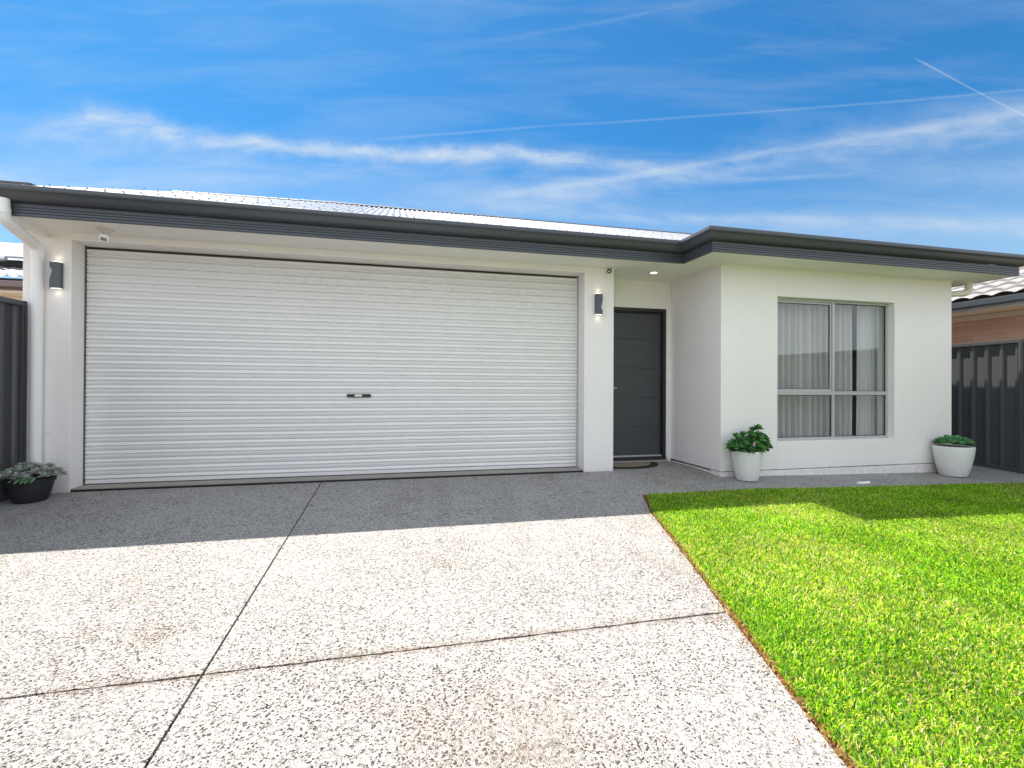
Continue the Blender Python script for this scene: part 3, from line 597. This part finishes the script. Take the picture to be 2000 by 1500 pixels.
# front door
FD = bpy.data.objects.new('front_door', None); C.objects.link(FD); FD.parent = H; tag(FD, 'charcoal front door with four horizontal grooves')
fz = .030
fr = MB().xz([(DL, fz), (DL+.045, fz), (DL+.045, DT-.048), (DR-.045, DT-.048), (DR-.045, fz), (DR, fz), (DR, DT), (DL, DT)], YR-.004, YR+.12)
fr.build('door_frame', M['darkframe'], FD, bevel=.004)
MB().xz([(DL+.046, fz+.02), (DL+.06, fz+.02), (DL+.06, DT-.062), (DR-.06, DT-.062), (DR-.06, fz+.02), (DR-.046, fz+.02), (DR-.046, DT-.049), (DL+.046, DT-.049)], YR+.035, YR+.10).build('door_stop', M['darkframe'], FD)
lf = MB(); g_ = [.095, .484, .887, 1.297, 1.70, DT-.066]
for a, b_ in zip(g_[:-1], g_[1:]): lf.box(DL+.064, DR-.064, YR+.045, YR+.085, a+.003, b_-.003)
lf.box(DL+.0645, DR-.0645, YR+.051, YR+.08, .09, DT-.068)
lf.build('door_leaf', M['frontdoor'], FD, bevel=.0015)
MB().box(DL+.05, DR-.05, YR+.030, YR+.075, .072, .092).build('weather_seal', M['alu'], FD, bevel=.002)
MB().box(DL, DR, YR-.012, YR+.10, fz+.002, .070).build('sill', M['darkframe'], FD, bevel=.003)
hh = MB().tube([(2.80, YR+.045, 1.02), (2.80, YR-.005, 1.02)], .012, 12); hh.tube([(2.80, YR-.005, 1.02), (2.92, YR-.005, 1.02)], .009, 12); hh.lathe([(.026, 0), (.026, .006), (.0, .006)], (2.80, YR+.045, 1.02), 20, ax='y')
hh.build('handle', M['steel'], FD)
MB().box(DL-.02, DR+.02, YR-.045, YR+.19, -.05, .028).build('door_step', M['sill'], H, bevel=.004)

# window
WN = bpy.data.objects.new('window', None); C.objects.link(WN); WN.parent = H; tag(WN, 'silver aluminium window of four panes')
yf = -.455; xm, zm = 5.478, .969
fm = MB(); t_ = .030
fm.box(A0+.001, A0+t_, yf, yf+.06, B0+.001, B1-.001); fm.box(A1-t_, A1-.001, yf, yf+.06, B0+.001, B1-.001)
fm.box(A0+t_, A1-t_, yf, yf+.06, B0+.001, B0+t_+.006); fm.box(A0+t_, A1-t_, yf, yf+.06, B1-t_, B1-.001)
fm.box(xm-.019, xm+.019, yf-.003, yf+.055, B0+t_+.006, B1-t_)
fm.box(A0+t_, xm-.019, yf-.001, yf+.05, zm-.024, zm+.024); fm.box(xm+.019, A1-t_, yf-.001, yf+.05, zm-.024, zm+.024)
fm.build('frame', M['alu'], WN, bevel=.003)
# sliding sash in the upper left opening
sh = MB(); a, b_, c, d_ = A0+t_+.001, xm-.020, zm+.025, B1-t_-.001; q = .022; ys_ = yf+.012
sh.box(a, b_, ys_, ys_+.026, c, c+q+.006); sh.box(a, b_, ys_, ys_+.026, d_-q, d_); sh.box(a, a+q*.6, ys_, ys_+.026, c+q+.006, d_-q); sh.box(b_-q, b_, ys_, ys_+.026, c+q+.006, d_-q)
sh.build('sash', M['alu'], WN, bevel=.002)
gk = MB()
def gasket(a, b_, c, d_, y, q=.006):
    gk.box(a, b_, y, y+.01, c, c+q); gk.box(a, b_, y, y+.01, d_-q, d_); gk.box(a, a+q, y, y+.01, c+q, d_-q); gk.box(b_-q, b_, y, y+.01, c+q, d_-q)
panes = [(A0+t_+.014, xm-.043, zm+.054, B1-t_-.024, yf+.026), (xm+.020, A1-t_-.001, zm+.025, B1-t_-.001, yf+.022), (A0+t_+.001, xm-.020, B0+t_+.007, zm-.025, yf+.022), (xm+.020, A1-t_-.001, B0+t_+.007, zm-.025, yf+.022)]
for a, b_, c, d_, y in panes:
    gasket(a, b_, c, d_, y-.006)
    MB().box(a+.002, b_-.002, y, y+.005, c+.002, d_-.002).build('pane', M['glass'], WN)
gk.build('gasket', M['rubber'], WN)
# room behind the window
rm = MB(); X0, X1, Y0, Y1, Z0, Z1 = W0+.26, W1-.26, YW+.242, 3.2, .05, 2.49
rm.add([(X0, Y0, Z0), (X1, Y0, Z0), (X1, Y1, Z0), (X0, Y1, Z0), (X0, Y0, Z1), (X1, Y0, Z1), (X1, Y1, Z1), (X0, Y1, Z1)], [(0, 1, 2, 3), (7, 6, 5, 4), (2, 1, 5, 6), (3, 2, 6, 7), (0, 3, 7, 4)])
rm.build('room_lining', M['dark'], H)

# curtains (hang from a track behind the window)
def curtain(name, x0, x1, y, amp, wl_, m, label, seed, flare=0):
    rd = random.Random(seed); n = int((x1-x0)/.006); ph = 0; xs_ = []; yy = []; x = x0
    ps = [rd.uniform(.75, 1.3) for _ in range(200)]; ac = 0
    for i in range(n+1):
        xx = x0+(x1-x0)*i/n; k = int((xx-x0)/wl_); ac += 2*PI*(x1-x0)/n/wl_*ps[k % 200]
        s = math.sin(ac); yy.append(y+amp*(abs(s)**.6*(1 if s > 0 else -1))*ps[(k*7) % 200]); xs_.append(xx)
    zz = [.16, .5, 1.0, 1.5, 2.0, 2.34]; vs = []; fs = []
    for r, z in enumerate(zz):
        f_ = 1+flare*(1-r/5); xc = (x0+x1)/2
        for xx, y_ in zip(xs_, yy): vs.append((xc+(xx-xc)*f_+.004*math.sin(z*3+xx*9), y+(y_-y)*(1-.25*r/5), z))
    m_ = n+1; fs = [(r*m_+i, r*m_+i+1, (r+1)*m_+i+1, (r+1)*m_+i) for r in range(5) for i in range(n)]
    o = MB().add(vs, fs).build(name, m, None, smooth=True); tag(o, label, 'curtain', 'curtains behind the window'); return o
curtain('curtain', 4.36, 6.08, -.20, .062, .100, M['sheer'], 'pale grey pleated sheer curtain filling the left part of the window', 1)
curtain('curtain', 6.135, 6.43, -.235, .024, .055, M['sheerw'], 'bright white gathered curtain behind the right window panes', 2, .10)
curtain('curtain', 6.50, 6.80, -.20, .02, .16, M['sheer'], 'narrow pale curtain strip at the right jamb of the window', 3)

# downpipe (part of the house)
DP = bpy.data.objects.new('downpipe', None); C.objects.link(DP); DP.parent = H
xp, yp = -3.302, -.062
a0, a1, a2, a3 = (-3.283, -.505, 2.625), (-3.283, -.505, 2.455), (xp, yp, 2.335), (xp, yp, 0.02)
path = [a0]+arc(a0, a1, a2, .07)+arc(a1, a2, a3, .06)+[a3]
MB().tube(path, .0465, 28).build('pipe', M['pvc'], DP, smooth=True)
smooth_by_angle(DP.children[0], 40)
MB().tube([(xp, yp, 2.29), (xp, yp, 2.235)], .0505, 28).build('socket', M['pvc'], DP)
MB().tube([(-3.283, -.505, 2.50), (-3.283, -.505, 2.545)], .0505, 28).build('socket', M['pvc'], DP)
for zc in (1.985, .575):
    cl = MB().tube([(xp, yp, zc-.012), (xp, yp, zc+.012)], .0482, 28)
    for s in (-1, 1): cl.lathe([(.010, 0), (.012, .004), (.008, .011), (.001, .013)], (xp+s*.066, -.003, zc), 12, ax='y'); cl.box(xp+s*.046-(.022 if s < 0 else 0), xp+s*.046+(.022 if s > 0 else 0), -.004, -.0005, zc-.012, zc+.012)
    cl.build('clip', M['pvc'], DP)
# short pipe under the right eave
b0, b1, b2 = (7.74, -.49, 2.62), (7.74, -.49, 2.37), (7.40, -.40, 2.345)
EP = MB().tube([b0]+arc(b0, b1, b2, .05)+[b2, (7.40, -.395, 2.2), (7.40, -.395, 0)], .042, 24).build('downpipe', M['soffit'], H); smooth_by_angle(EP, 50)

# ------------------------------------------------------------------ lamps and fittings
def wall_light(x, z, flip, label):
    t = thing('wall_light', (x, 0, z), label, 'wall light', 'up and down wall lights beside the garage door')
    hw, hh, dp = .0435, .127, .056
    left = []
    for i in range(25):
        s = -1+2*i/24; zz = s*hh
        dn = .019*math.exp(-((s-.32)/.20)**2 if s > .32 else -((s-.32)/.42)**2)
        left.append((-hw+dn, zz))
    left = left[::-1]   # top to bottom on the left edge
    out = left+[(hw, -hh+.004), (hw, hh-.006)]
    if flip: out = [(-px, -pz) for px, pz in out]
    vs = []; n_ = len(out)
    b = MB(); b.prism(out, lambda a, c: (x+a, -dp, z+c), lambda a, c: (x+a, -.008, z+c))
    # shallow facet on the face
    o_ = b.build('housing', M['lampgrey'], t, bevel=.003)
    MB().box(x-.035, x+.035, -.0079, -.0005, z-.09, z+.09).build('back_plate', M['lampgrey'], t)
    for s in (-1, 1):
        e = MB().box(x-.036, x+.036, -.050, -.014, z+s*(hh+.0012)-.0008, z+s*(hh+.0012)+.0008).build('led_lens', M['glowwarm'], t)
        l = bpy.data.lights.new('wall_light_beam', 'SPOT'); l.energy = .055; l.color = (1, .80, .56); l.spot_size = R_(104); l.spot_blend = .35; l.shadow_soft_size = .018
        lo = bpy.data.objects.new('wall_light_beam', l); C.objects.link(lo); lo.parent = t; lo.location = (0, -.022, s*(hh+.006)); lo.rotation_euler = (PI if s > 0 else 0, 0, 0)
    return t
wall_light(-3.168, 2.081, False, 'charcoal wavy wall light on the left pier beside the downpipe')
wall_light(2.411, 2.050, True, 'charcoal wavy wall light on the right pier beside the front door')

t = thing('downlight', (3.201, .046, ZS), 'small round lit downlight in the soffit over the entry', 'downlight')
MB().lathe([(.0, ZS-.001), (.052, ZS-.001), (.054, ZS-.004), (.050, ZS-.007), (.042, ZS-.006), (.0, ZS-.006)][1:-1], (3.201, .046, 0), 32).build('trim_ring', M['trim'], t)
MB().lathe([(.040, ZS-.0075), (.040, ZS-.0095)], (3.201, .046, 0), 32).build('lens', M['downglow'], t)

t = thing('security_camera', (2.55, -.004, 2.472), 'small round black camera with a bright lens at the top of the right pier', 'camera')
cx, cz = 2.556, 2.468
dv = Vector((-.42, -.86, -.28)).normalized(); c0 = Vector((cx, -.018, cz))
MB().lathe([(.025, 0), (.026, .012), (.018, .018)], (cx, -.0005, cz), 28, ax='y').build('base', M['pvc'], t)
MB().tube([c0, c0+dv*.004, c0+dv*.026, c0+dv*.032], [.020, .0275, .0275, .023], 28).build('body', M['blackplastic'], t)
MB().tube([c0+dv*.0325, c0+dv*.036, c0+dv*.038], [.011, .011, .006], 20).build('lens', M['pvc'], t)

t = thing('sensor_light', (-2.69, -.20, ZS), 'small white motion sensor hanging from the soffit above the roller door', 'motion sensor')
MB().lathe([(.072, ZS-.001), (.072, ZS-.006), (.030, ZS-.030), (.022, ZS-.040)], (-2.69, -.20, 0), 24).build('mount', mat('aged_plastic', rough=.5, build=painted((.62, .59, .52), .03, .03)), t, bevel=.001)
MB().tube([(-2.70, -.20, ZS-.036), (-2.712, -.215, ZS-.060), (-2.69, -.235, ZS-.085)], .008, 10).tube([(-2.67, -.20, ZS-.036), (-2.662, -.225, ZS-.075)], .006, 10).build('bracket', M['pvc'], t, smooth=True)
def rotbox(c, sx, sy, sz, eul):
    b = MB().box(-sx, sx, -sy, sy, -sz, sz); mm = Matrix.Translation(c) @ Matrix.Rotation(eul[2], 4, 'Z') @ Matrix.Rotation(eul[0], 4, 'X') @ Matrix.Rotation(eul[1], 4, 'Y'); b.v = [tuple(mm @ Vector(v)) for v in b.v]; return b, mm
b, mm = rotbox((-2.665, -.25, 2.412), .036, .030, .034, (R_(25), R_(12), R_(14))); b.build('head', M['pvc'], t, bevel=.008)
b, m2 = rotbox((-2.665, -.25, 2.412), .022, .004, .014, (R_(25), R_(12), R_(14))); off_ = (mm.to_3x3() @ Vector((0, -.031, -.008))); b.v = [tuple(Vector(v)+off_) for v in b.v]; b.build('lens', mat('sensor_lens', (.18, .18, .19), .4), t, bevel=.002)

# door mat: half round, black border and coir centre
t = thing('door_mat', (2.97, .44, 0), 'half round coir door mat with a black border before the front door', 'door mat')
def half(rx, ry, z0, z1, y): return MB().xy([(2.955+rx*math.cos(a), y-ry*math.sin(a)) for a in [PI*i/32 for i in range(33)]][::-1], z0, z1)
half(.50, .415, .003, .012, .455).build('border', M['rubber'], t, bevel=.002)
half(.395, .30, .0125, .0155, .43).build('coir_centre', mat('coir', rough=.95, build=painted((.25, .21, .15), .3, .9, 200)), t)

# flat white stone on the path edge
st = MB(); ring = [(.088*math.cos(a)*(1+.15*math.sin(3*a)), .040*math.sin(a)*(1+.2*math.cos(2*a))) for a in [2*PI*i/20 for i in range(20)]]
zc = gz(5.3, -1.0)
st.xy([(5.31+a, -1.02+b_) for a, b_ in ring], zc+.001, lambda x, y: zc+.022+.006*math.sin(x*40))
tag(st.build('flat_stone', M['stone'], bevel=.006), 'small flat white stone on the path at the lawn edge below the window', 'stone')

# ------------------------------------------------------------------ potted plants
def leafmesh(V, F, Cc, base, dirv, L, Wd, T, col, bend=0, nl=5, nw=6, tipcol=None):
    """fleshy leaf: rounded paddle of length L, width Wd, thickness T"""
    d0 = Vector(dirv).normalized(); s = d0.cross(Vector((0, 0, 1)))
    if s.length < .05: s = Vector((1, 0, 0))
    s.normalize(); nn = s.cross(d0).normalized(); k = len(V)
    for i in range(nl+1):
        t = i/nl; wdt = Wd*math.sin(PI*min(1, .10+.86*t**.75))**.75 if i < nl else .002; th = T*math.sin(PI*min(.97, .12+.83*t))
        c = Vector(base)+d0*L*t+nn*bend*L*t*t
        for q in range(nw):
            a = 2*PI*q/nw; V.append(tuple(c+s*math.cos(a)*wdt*.5+nn*(math.sin(a)*th*.5+.18*abs(math.cos(a))*wdt*.5)))
            cc = col if not tipcol else tuple(col[j]*(1-t**4)+tipcol[j]*t**4 for j in range(3)); Cc.append((*cc, 1))
    for i in range(nl):
        for q in range(nw): F.append((k+i*nw+q, k+i*nw+(q+1) % nw, k+(i+1)*nw+(q+1) % nw, k+(i+1)*nw+q))
    F.append(tuple(k+q for q in range(nw-1, -1, -1))); F.append(tuple(k+nl*nw+q for q in range(nw)))
def leafobj(name, V, F, Cc, parent):
    me = bpy.data.meshes.new(name); me.from_pydata(V, [], F)
    at = me.color_attributes.new('tone', 'FLOAT_COLOR', 'POINT'); at.data.foreach_set('color', [q for c in Cc for q in c])
    return link(name, me, M['leaf'], parent, smooth=True)
def potted(loc, prof, wallt, potm, label, soilz):
    t = thing('potted_plant', loc, label, 'potted plant'); x, y, z = loc
    inner = [(r-wallt, h) for r, h in prof[::-1] if h > soilz]
    full = [(prof[0][0]*.9, .001)]+prof+[(prof[-1][0]-wallt*.3, prof[-1][1]+.004)]+inner+[(inner[-1][0]-.01, soilz-.01), (.01, soilz-.01)]
    o = MB().lathe(full, loc, 48).build('pot', potm, t); smooth_by_angle(o, 40)
    MB().lathe([(inner[-1][0]+.006, soilz-.008), (inner[-1][0]+.002, soilz), (.01, soilz+.004)], loc, 32).build('soil', M['soil'], t)
    return t
rd = random.Random(5)
def rosette(V, F, Cc, c, axis, n, L, Wd, T, col, jit, tipcol=None, up0=.25, bend=-.15, colf=None):
    ax = Vector(axis).normalized(); s = ax.orthogonal().normalized(); b = ax.cross(s)
    for i in range(n):
        a = i*2.39996; f = i/n; el = up0+(1-f)*1.05
        dv = (s*math.cos(a)+b*math.sin(a))*math.cos(el)+ax*math.sin(el)
        k = rd.uniform(1-jit, 1+jit); cc = tuple(v*k for v in (colf(rd) if colf else col))
        leafmesh(V, F, Cc, Vector(c)+ax*(1-f)*L*.25, dv, L*(.45+.55*f)*rd.uniform(.85, 1.1), Wd*rd.uniform(.85, 1.1), T, cc, bend, tipcol=tipcol)
# left: black bowl with grey green succulents
LL = (-3.195, -.300, gz(0, -.3))
pr_ = [(.112, .002), (.120, .01), (.150, .11), (.163, .175), (.172, .178), (.176, .205), (.170, .212)]
t = potted(LL, pr_, .012, M['potblack'], 'black bowl of frilly grey green succulents at the foot of the left pier', .185)
V, F, Cc = [], [], []
def greycol(r):
    q = r.random()
    return (.36, .40, .34) if q < .45 else ((.27, .34, .29) if q < .7 else ((.40, .35, .35) if q < .95 else (.10, .22, .10)))
for i in range(46):
    a = i*2.4; r = .225*math.sqrt((i+.5)/46); cx, cy = LL[0]+r*math.cos(a), LL[1]+r*math.sin(a)*.85
    if cx < -3.37: cx = -3.37+rd.uniform(0, .05)
    if cy > -.07: cy = -.07-rd.uniform(0, .05)
    hz_ = LL[2]+.30-1.6*r*r+rd.uniform(-.02, .02)
    rosette(V, F, Cc, (cx, cy, hz_), (math.cos(a)*r*2.6, math.sin(a)*r*2.6, 1), 15, .062, .026, .008, None, .18, up0=.05, bend=.1, colf=greycol)
for dx_, dy_ in ((.02, -.15), (.06, -.15), (.085, -.14), (.11, -.12)):
    leafmesh(V, F, Cc, (LL[0]+dx_, LL[1]+dy_, LL[2]+.235), (dx_*.8, -1, -.55), .09, .035, .009, (.12, .27, .12))
for i in range(60):   # outer skirt
    a = rd.uniform(0, 2*PI); r = .15; leafmesh(V, F, Cc, (max(-3.38, LL[0]+r*math.cos(a)), LL[1]+r*math.sin(a)*.8, LL[2]+.225+rd.uniform(-.01, .03)), (math.cos(a), math.sin(a), rd.uniform(-.35, .3)), .075, .026, .008, greycol(rd))
leafobj('foliage', V, F, Cc, t)
# centre: tall white pot with dark green kalanchoe-like plant
LA = (3.975, -.712, gz(3.975, -.71))
pr_ = [(.098, .002), (.112, .006), (.122, .03), (.150, .17), (.166, .30), (.172, .335), (.171, .342)]
t = potted(LA, pr_, .014, M['potwhite'], 'tall white pot of dark round leaved succulent standing left of the window', .30)
V, F, Cc = [], [], []; stm = MB()
def jade(r):
    q = r.random(); return (.035, .14, .028) if q < .5 else ((.07, .24, .035) if q < .82 else (.025, .07, .03))
tips = [(-.24, -.03, .13), (.235, -.05, .10), (-.20, -.02, .17), (-.15, -.06, .23), (-.12, .02, .26), (-.09, -.1, .15), (-.16, -.1, .10), (-.05, -.05, .20), (-.02, .04, .28), (0, -.08, .27), (.02, -.12, .14), (.05, 0, .30), (.10, .02, .36), (.12, -.04, .39), (.09, -.1, .24), (.16, -.02, .27), (.19, -.06, .22), (.17, .04, .20), (.14, -.12, .16), (.20, -.04, .14), (-.06, -.13, .08), (.06, -.15, .09), (-.13, .05, .14), (.0, .0, .18), (.04, -.06, .2), (-.2, -.06, .12)]
for (a, b_, c) in tips:
    p0 = Vector((LA[0]+a*.25, LA[1]+b_*.25, LA[2]+.30)); p2 = Vector((LA[0]+a*1.02, min(LA[1]+b_, -.60), LA[2]+.31+c*.72)); p1 = (p0+p2)/2+Vector((a*.15, 0, .02))
    stm.tube([p0, p1, p2], [.007, .006, .004], 6); ax = (p2-p0).normalized()+Vector((rd.uniform(-.7, .7), rd.uniform(-.9, .1), .25))
    rosette(V, F, Cc, p2, ax, 12, .078, .060, .015, None, .22, up0=.0, bend=.22, colf=jade)
    rosette(V, F, Cc, p1.lerp(p2, .45), ax, 8, .075, .058, .014, None, .15, up0=-.2, bend=.1, colf=jade)
for i in range(20):
    a = rd.uniform(0, 2*PI); r = .13; leafmesh(V, F, Cc, (LA[0]+r*math.cos(a), LA[1]+r*math.sin(a), LA[2]+.36), (math.cos(a), math.sin(a), rd.uniform(-.7, .3)), .085, .055, .014, jade(rd))
leafobj('foliage', V, F, Cc, t); stm.build('stems', mat('succulent_stem', (.10, .13, .05), .6), t, smooth=True)
for (a, b_, c) in ((-.04, -.13, .13), (-.03, -.13, .15), (-.035, -.13, .11), (.11, -.12, .18), (.15, -.11, .14)):
    V, F, Cc = [], [], []
    rosette(V, F, Cc, (LA[0]+a, LA[1]+b_-.02, LA[2]+.33+c*.8), (0, -1, .3), 6, .026, .016, .004, (.72, .52, .60), .1); leafobj('pink_flower', V, F, Cc, t)
V, F, Cc = [], [], []; leafmesh(V, F, Cc, (LA[0]+.04, LA[1]-.15, LA[2]+.385), (1, -.3, -.2), .05, .024, .005, (.60, .46, .16)); leafobj('dry_leaf', V, F, Cc, t)
# right: wide white pot with low green succulent
LB = (7.085, -.745, gz(7.085, -.745))
pr_ = [(.118, .002), (.134, .007), (.148, .03), (.180, .15), (.203, .28), (.2135, .372), (.213, .388)]
t = potted(LB, pr_, .018, M['potwhite'], 'wide white pot of low green succulents at the right corner by the fence', .372)
V, F, Cc = [], [], []
def grn(r):
    q = r.random(); return (.05, .20, .06) if q < .5 else ((.10, .33, .11) if q < .85 else (.03, .09, .03))
for i in range(48):
    a = i*2.4; r = .182*math.sqrt((i+.5)/48); p = (LB[0]+r*math.cos(a), LB[1]+r*math.sin(a), LB[2]+.425+.050*(1-(r/.17)**2)+rd.uniform(-.01, .018))
    rosette(V, F, Cc, p, (math.cos(a)*r*1.5, math.sin(a)*r*1.5, 1), 12, .066, .042, .012, None, .2, up0=.05, bend=.15, colf=grn, tipcol=(.35, .10, .08) if i % 11 == 0 else None)
leafobj('foliage', V, F, Cc, t)

# ------------------------------------------------------------------ boundary fences (run front to back)
def fence(x, side, y0, y1, posts, label, ztop, zlow, phase=0):
    """side=+1: sheet lies to +x of the rails (inside face looks to -x)"""
    t = thing('boundary_fence', (x, y1, gz(x, y1)), label, 'fence', 'charcoal steel fences along the side boundaries')
    P_ = .180; n_ = int((y1-y0)/P_); prof = []
    for i in range(n_+1):
        yb = y0+i*P_+phase
        prof += [(yb, .045), (yb+.112, .045), (yb+.124, .022), (yb+.132, .022), (yb+.138, .018), (yb+.155, .018), (yb+.160, .022), (yb+.166, .022), (yb+.174, .045)]
    prof = [(min(max(y, y0), y1), d_) for y, d_ in prof]
    vs = []; fs = []
    for y, d_ in prof: vs += [(x+side*d_, y, gz(x, y)+zlow+.03), (x+side*d_, y, gz(x, y)*0+ztop(y)-.01)]
    for i in range(len(prof)-1): fs.append((2*i, 2*i+2, 2*i+3, 2*i+1))
    MB().add(vs, fs).build('panel', M['fence'], t)
    for nm, dz0, dz1, top in (('rail', -.048, 0, True), ('rail', 0, .055, False)):
        zz = (lambda y, q: ztop(y)+q) if top else (lambda y, q: gz(x, y)+zlow+q)
        xa, xb = x-side*.002, x+side*.050
        b = MB(); yk = sorted({y0, min(0.0, y1), y1}); q_ = [(xx, y, zz(y, dd)) for y in yk for xx, dd in ((xa, dz0), (xb, dz0), (xb, dz1), (xa, dz1))]; nk = len(yk)
        b.add(q_, [(0, 1, 2, 3), tuple(4*(nk-1)+k for k in (3, 2, 1, 0))]+[(4*e+k, 4*(e+1)+k, 4*(e+1)+(k+1) % 4, 4*e+(k+1) % 4) for e in range(nk-1) for k in range(4)])
        b.build(nm, M['fence'], t, bevel=.003)
    for yp_ in posts:
        b = MB().box(x-side*.006, x+side*.055, yp_-.024, yp_+.024, gz(x, yp_)-.1, ztop(yp_)+.004); b.box(x-side*.012, x-side*.0065, yp_-.010, yp_+.010, gz(x, yp_)-.1, ztop(yp_)); b.build('post', M['fence'], t, bevel=.003)
    return t
fence(-3.405, -1, -12, -.03, [-.045, -2.4, -4.8, -7.2, -9.6, -11.9], 'charcoal ribbed steel fence on the left, meeting the pier at the downpipe', lambda y: 1.815, 0.0, .06)
fence(8.35, 1, -12, 6.0, [-.715, -3.2, -5.6, -8.0, -10.4, 1.6, 4.0], 'charcoal ribbed steel fence at the right beyond the wide white pot', lambda y: 1.716-.012*y, .0, .035)

# ------------------------------------------------------------------ neighbouring houses
NB = thing('neighbour_house', (10.2, 0, -.1), 'brick house with grey tiled roof beyond the right fence', 'house')
GX, GZ = 9.5, 2.50
MB().box(10.0, 10.25, -1.4, 9, -.3, 2.42).build('brick_wall', M['brick'], NB)
MB().box(10.25, 13.2, -1.38, 8.9, -.3, 2.40).build('core_wall', M['brick'], NB)
MB().add([(GX, -1.9, 2.355), (GX, 9.3, 2.355), (10.3, 9.3, 2.335), (10.3, -1.9, 2.335)], [(0, 1, 2, 3)]).build('soffit', M['cream'], NB)
MB().box(GX, GX+.02, -1.9, 9.3, 2.35, 2.44).build('fascia', M['nbfascia'], NB)
MB().box(9.96, 9.999, -1.45, 9.1, 2.25, 2.334).build('frieze', M['cream'], NB)
MB().box(GX-.11, GX-.001, -1.9, 9.3, 2.405, 2.42).box(GX-.115, GX-.10, -1.9, 9.3, 2.42, 2.515).build('gutter', M['charcoal'], NB, bevel=.004)
# S-profile tiles in courses
tl = MB(); vs = []; fs = []; cw, cl_, pitchn = .30, .32, math.tan(R_(23)); ncol = int(11/cw); ncrs = 7; sub = 8
for c_ in range(ncrs):
    for e_ in range(2):
        xx = GX-.04+(c_+e_)*cl_*math.cos(R_(23)); zz = GZ+.01+(xx-GX+.04)*pitchn+(.045 if e_ == 0 else .0)
        for i in range(ncol*sub+1):
            y = -1.9+i*cw/sub; vs.append((xx, y, zz+.045*abs(math.sin(PI*(y/cw)))**.9))
m_ = ncol*sub+1
for r in range(ncrs*2-1):
    for i in range(m_-1): fs.append((r*m_+i, r*m_+i+1, (r+1)*m_+i+1, (r+1)*m_+i))
xe = GX-.04+ncrs*cl_*math.cos(R_(23)); tl.add(vs, fs); tl.add([(xe, -1.9, GZ+(xe-GX)*pitchn), (xe, 9.4, GZ+(xe-GX)*pitchn), (xe+2, 9.2, GZ), (xe+2, -1.9, GZ)], [(0, 1, 2, 3)])
tl.build('tiled_roof', M['tile'], NB)

NL = thing('neighbour_house', (-7, 5, 0), 'house with pale corrugated roof and solar panel beyond the left fence', 'house')
MB().box(-16, -4.3, 4.95, 11, -.2, 2.60).build('wall', M['cream'], NL)
MB().box(-16.3, -4.0, 4.50, 4.53, 2.60, 2.64).box(-16.3, -4.0, 4.53, 4.95, 2.60, 2.62).build('soffit', M['cream'], NL)
MB().box(-16.3, -4.0, 4.46, 4.499, 2.64, 2.70).build('fascia', M['nbgutter'], NL)
MB().box(-16.3, -4.0, 4.35, 4.458, 2.68, 2.78).build('gutter', M['nbgutter'], NL, bevel=.01)
b = MB(); corrug(b, -16.3, -4.0, 4.40, 2.87, 8.5, 4.25, .19, .016, 6, 2); b.build('roof', M['whitemetal'], NL)
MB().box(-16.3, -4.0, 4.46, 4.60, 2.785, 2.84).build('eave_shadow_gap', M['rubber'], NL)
b = MB().add([(-9.5, 5.3, 3.36), (-5.2, 5.3, 3.36), (-5.2, 6.6, 3.92), (-9.5, 6.6, 3.92), (-9.5, 5.3, 3.40), (-5.2, 5.3, 3.40), (-5.2, 6.6, 3.96), (-9.5, 6.6, 3.96)], [(0, 3, 2, 1), (4, 5, 6, 7), (0, 1, 5, 4), (1, 2, 6, 5), (2, 3, 7, 6), (3, 0, 4, 7)])
b.build('solar_panel', M['whitemetal'], NL)
MB().box(-9.4, -5.3, 5.42, 6.4, 3.24, 3.355).build('panel_frame', M['rubber'], NL)
MB().tube([(-9.4, 5.2, 3.32), (-6.95, 5.2, 3.32)], .045, 12).build('water_pipe', M['steel'], NL)
MB().tube([(-7.4, 4.9, 3.17), (-6.2, 4.55, 3.0)], .012, 6).build('conduit', M['rubber'], NL)

# cycles
S.render.engine = 'CYCLES'
S.cycles.max_bounces = 8
S.cycles.diffuse_bounces = 4
for o in bpy.data.objects:
    if '_wl' in o: del o['_wl']
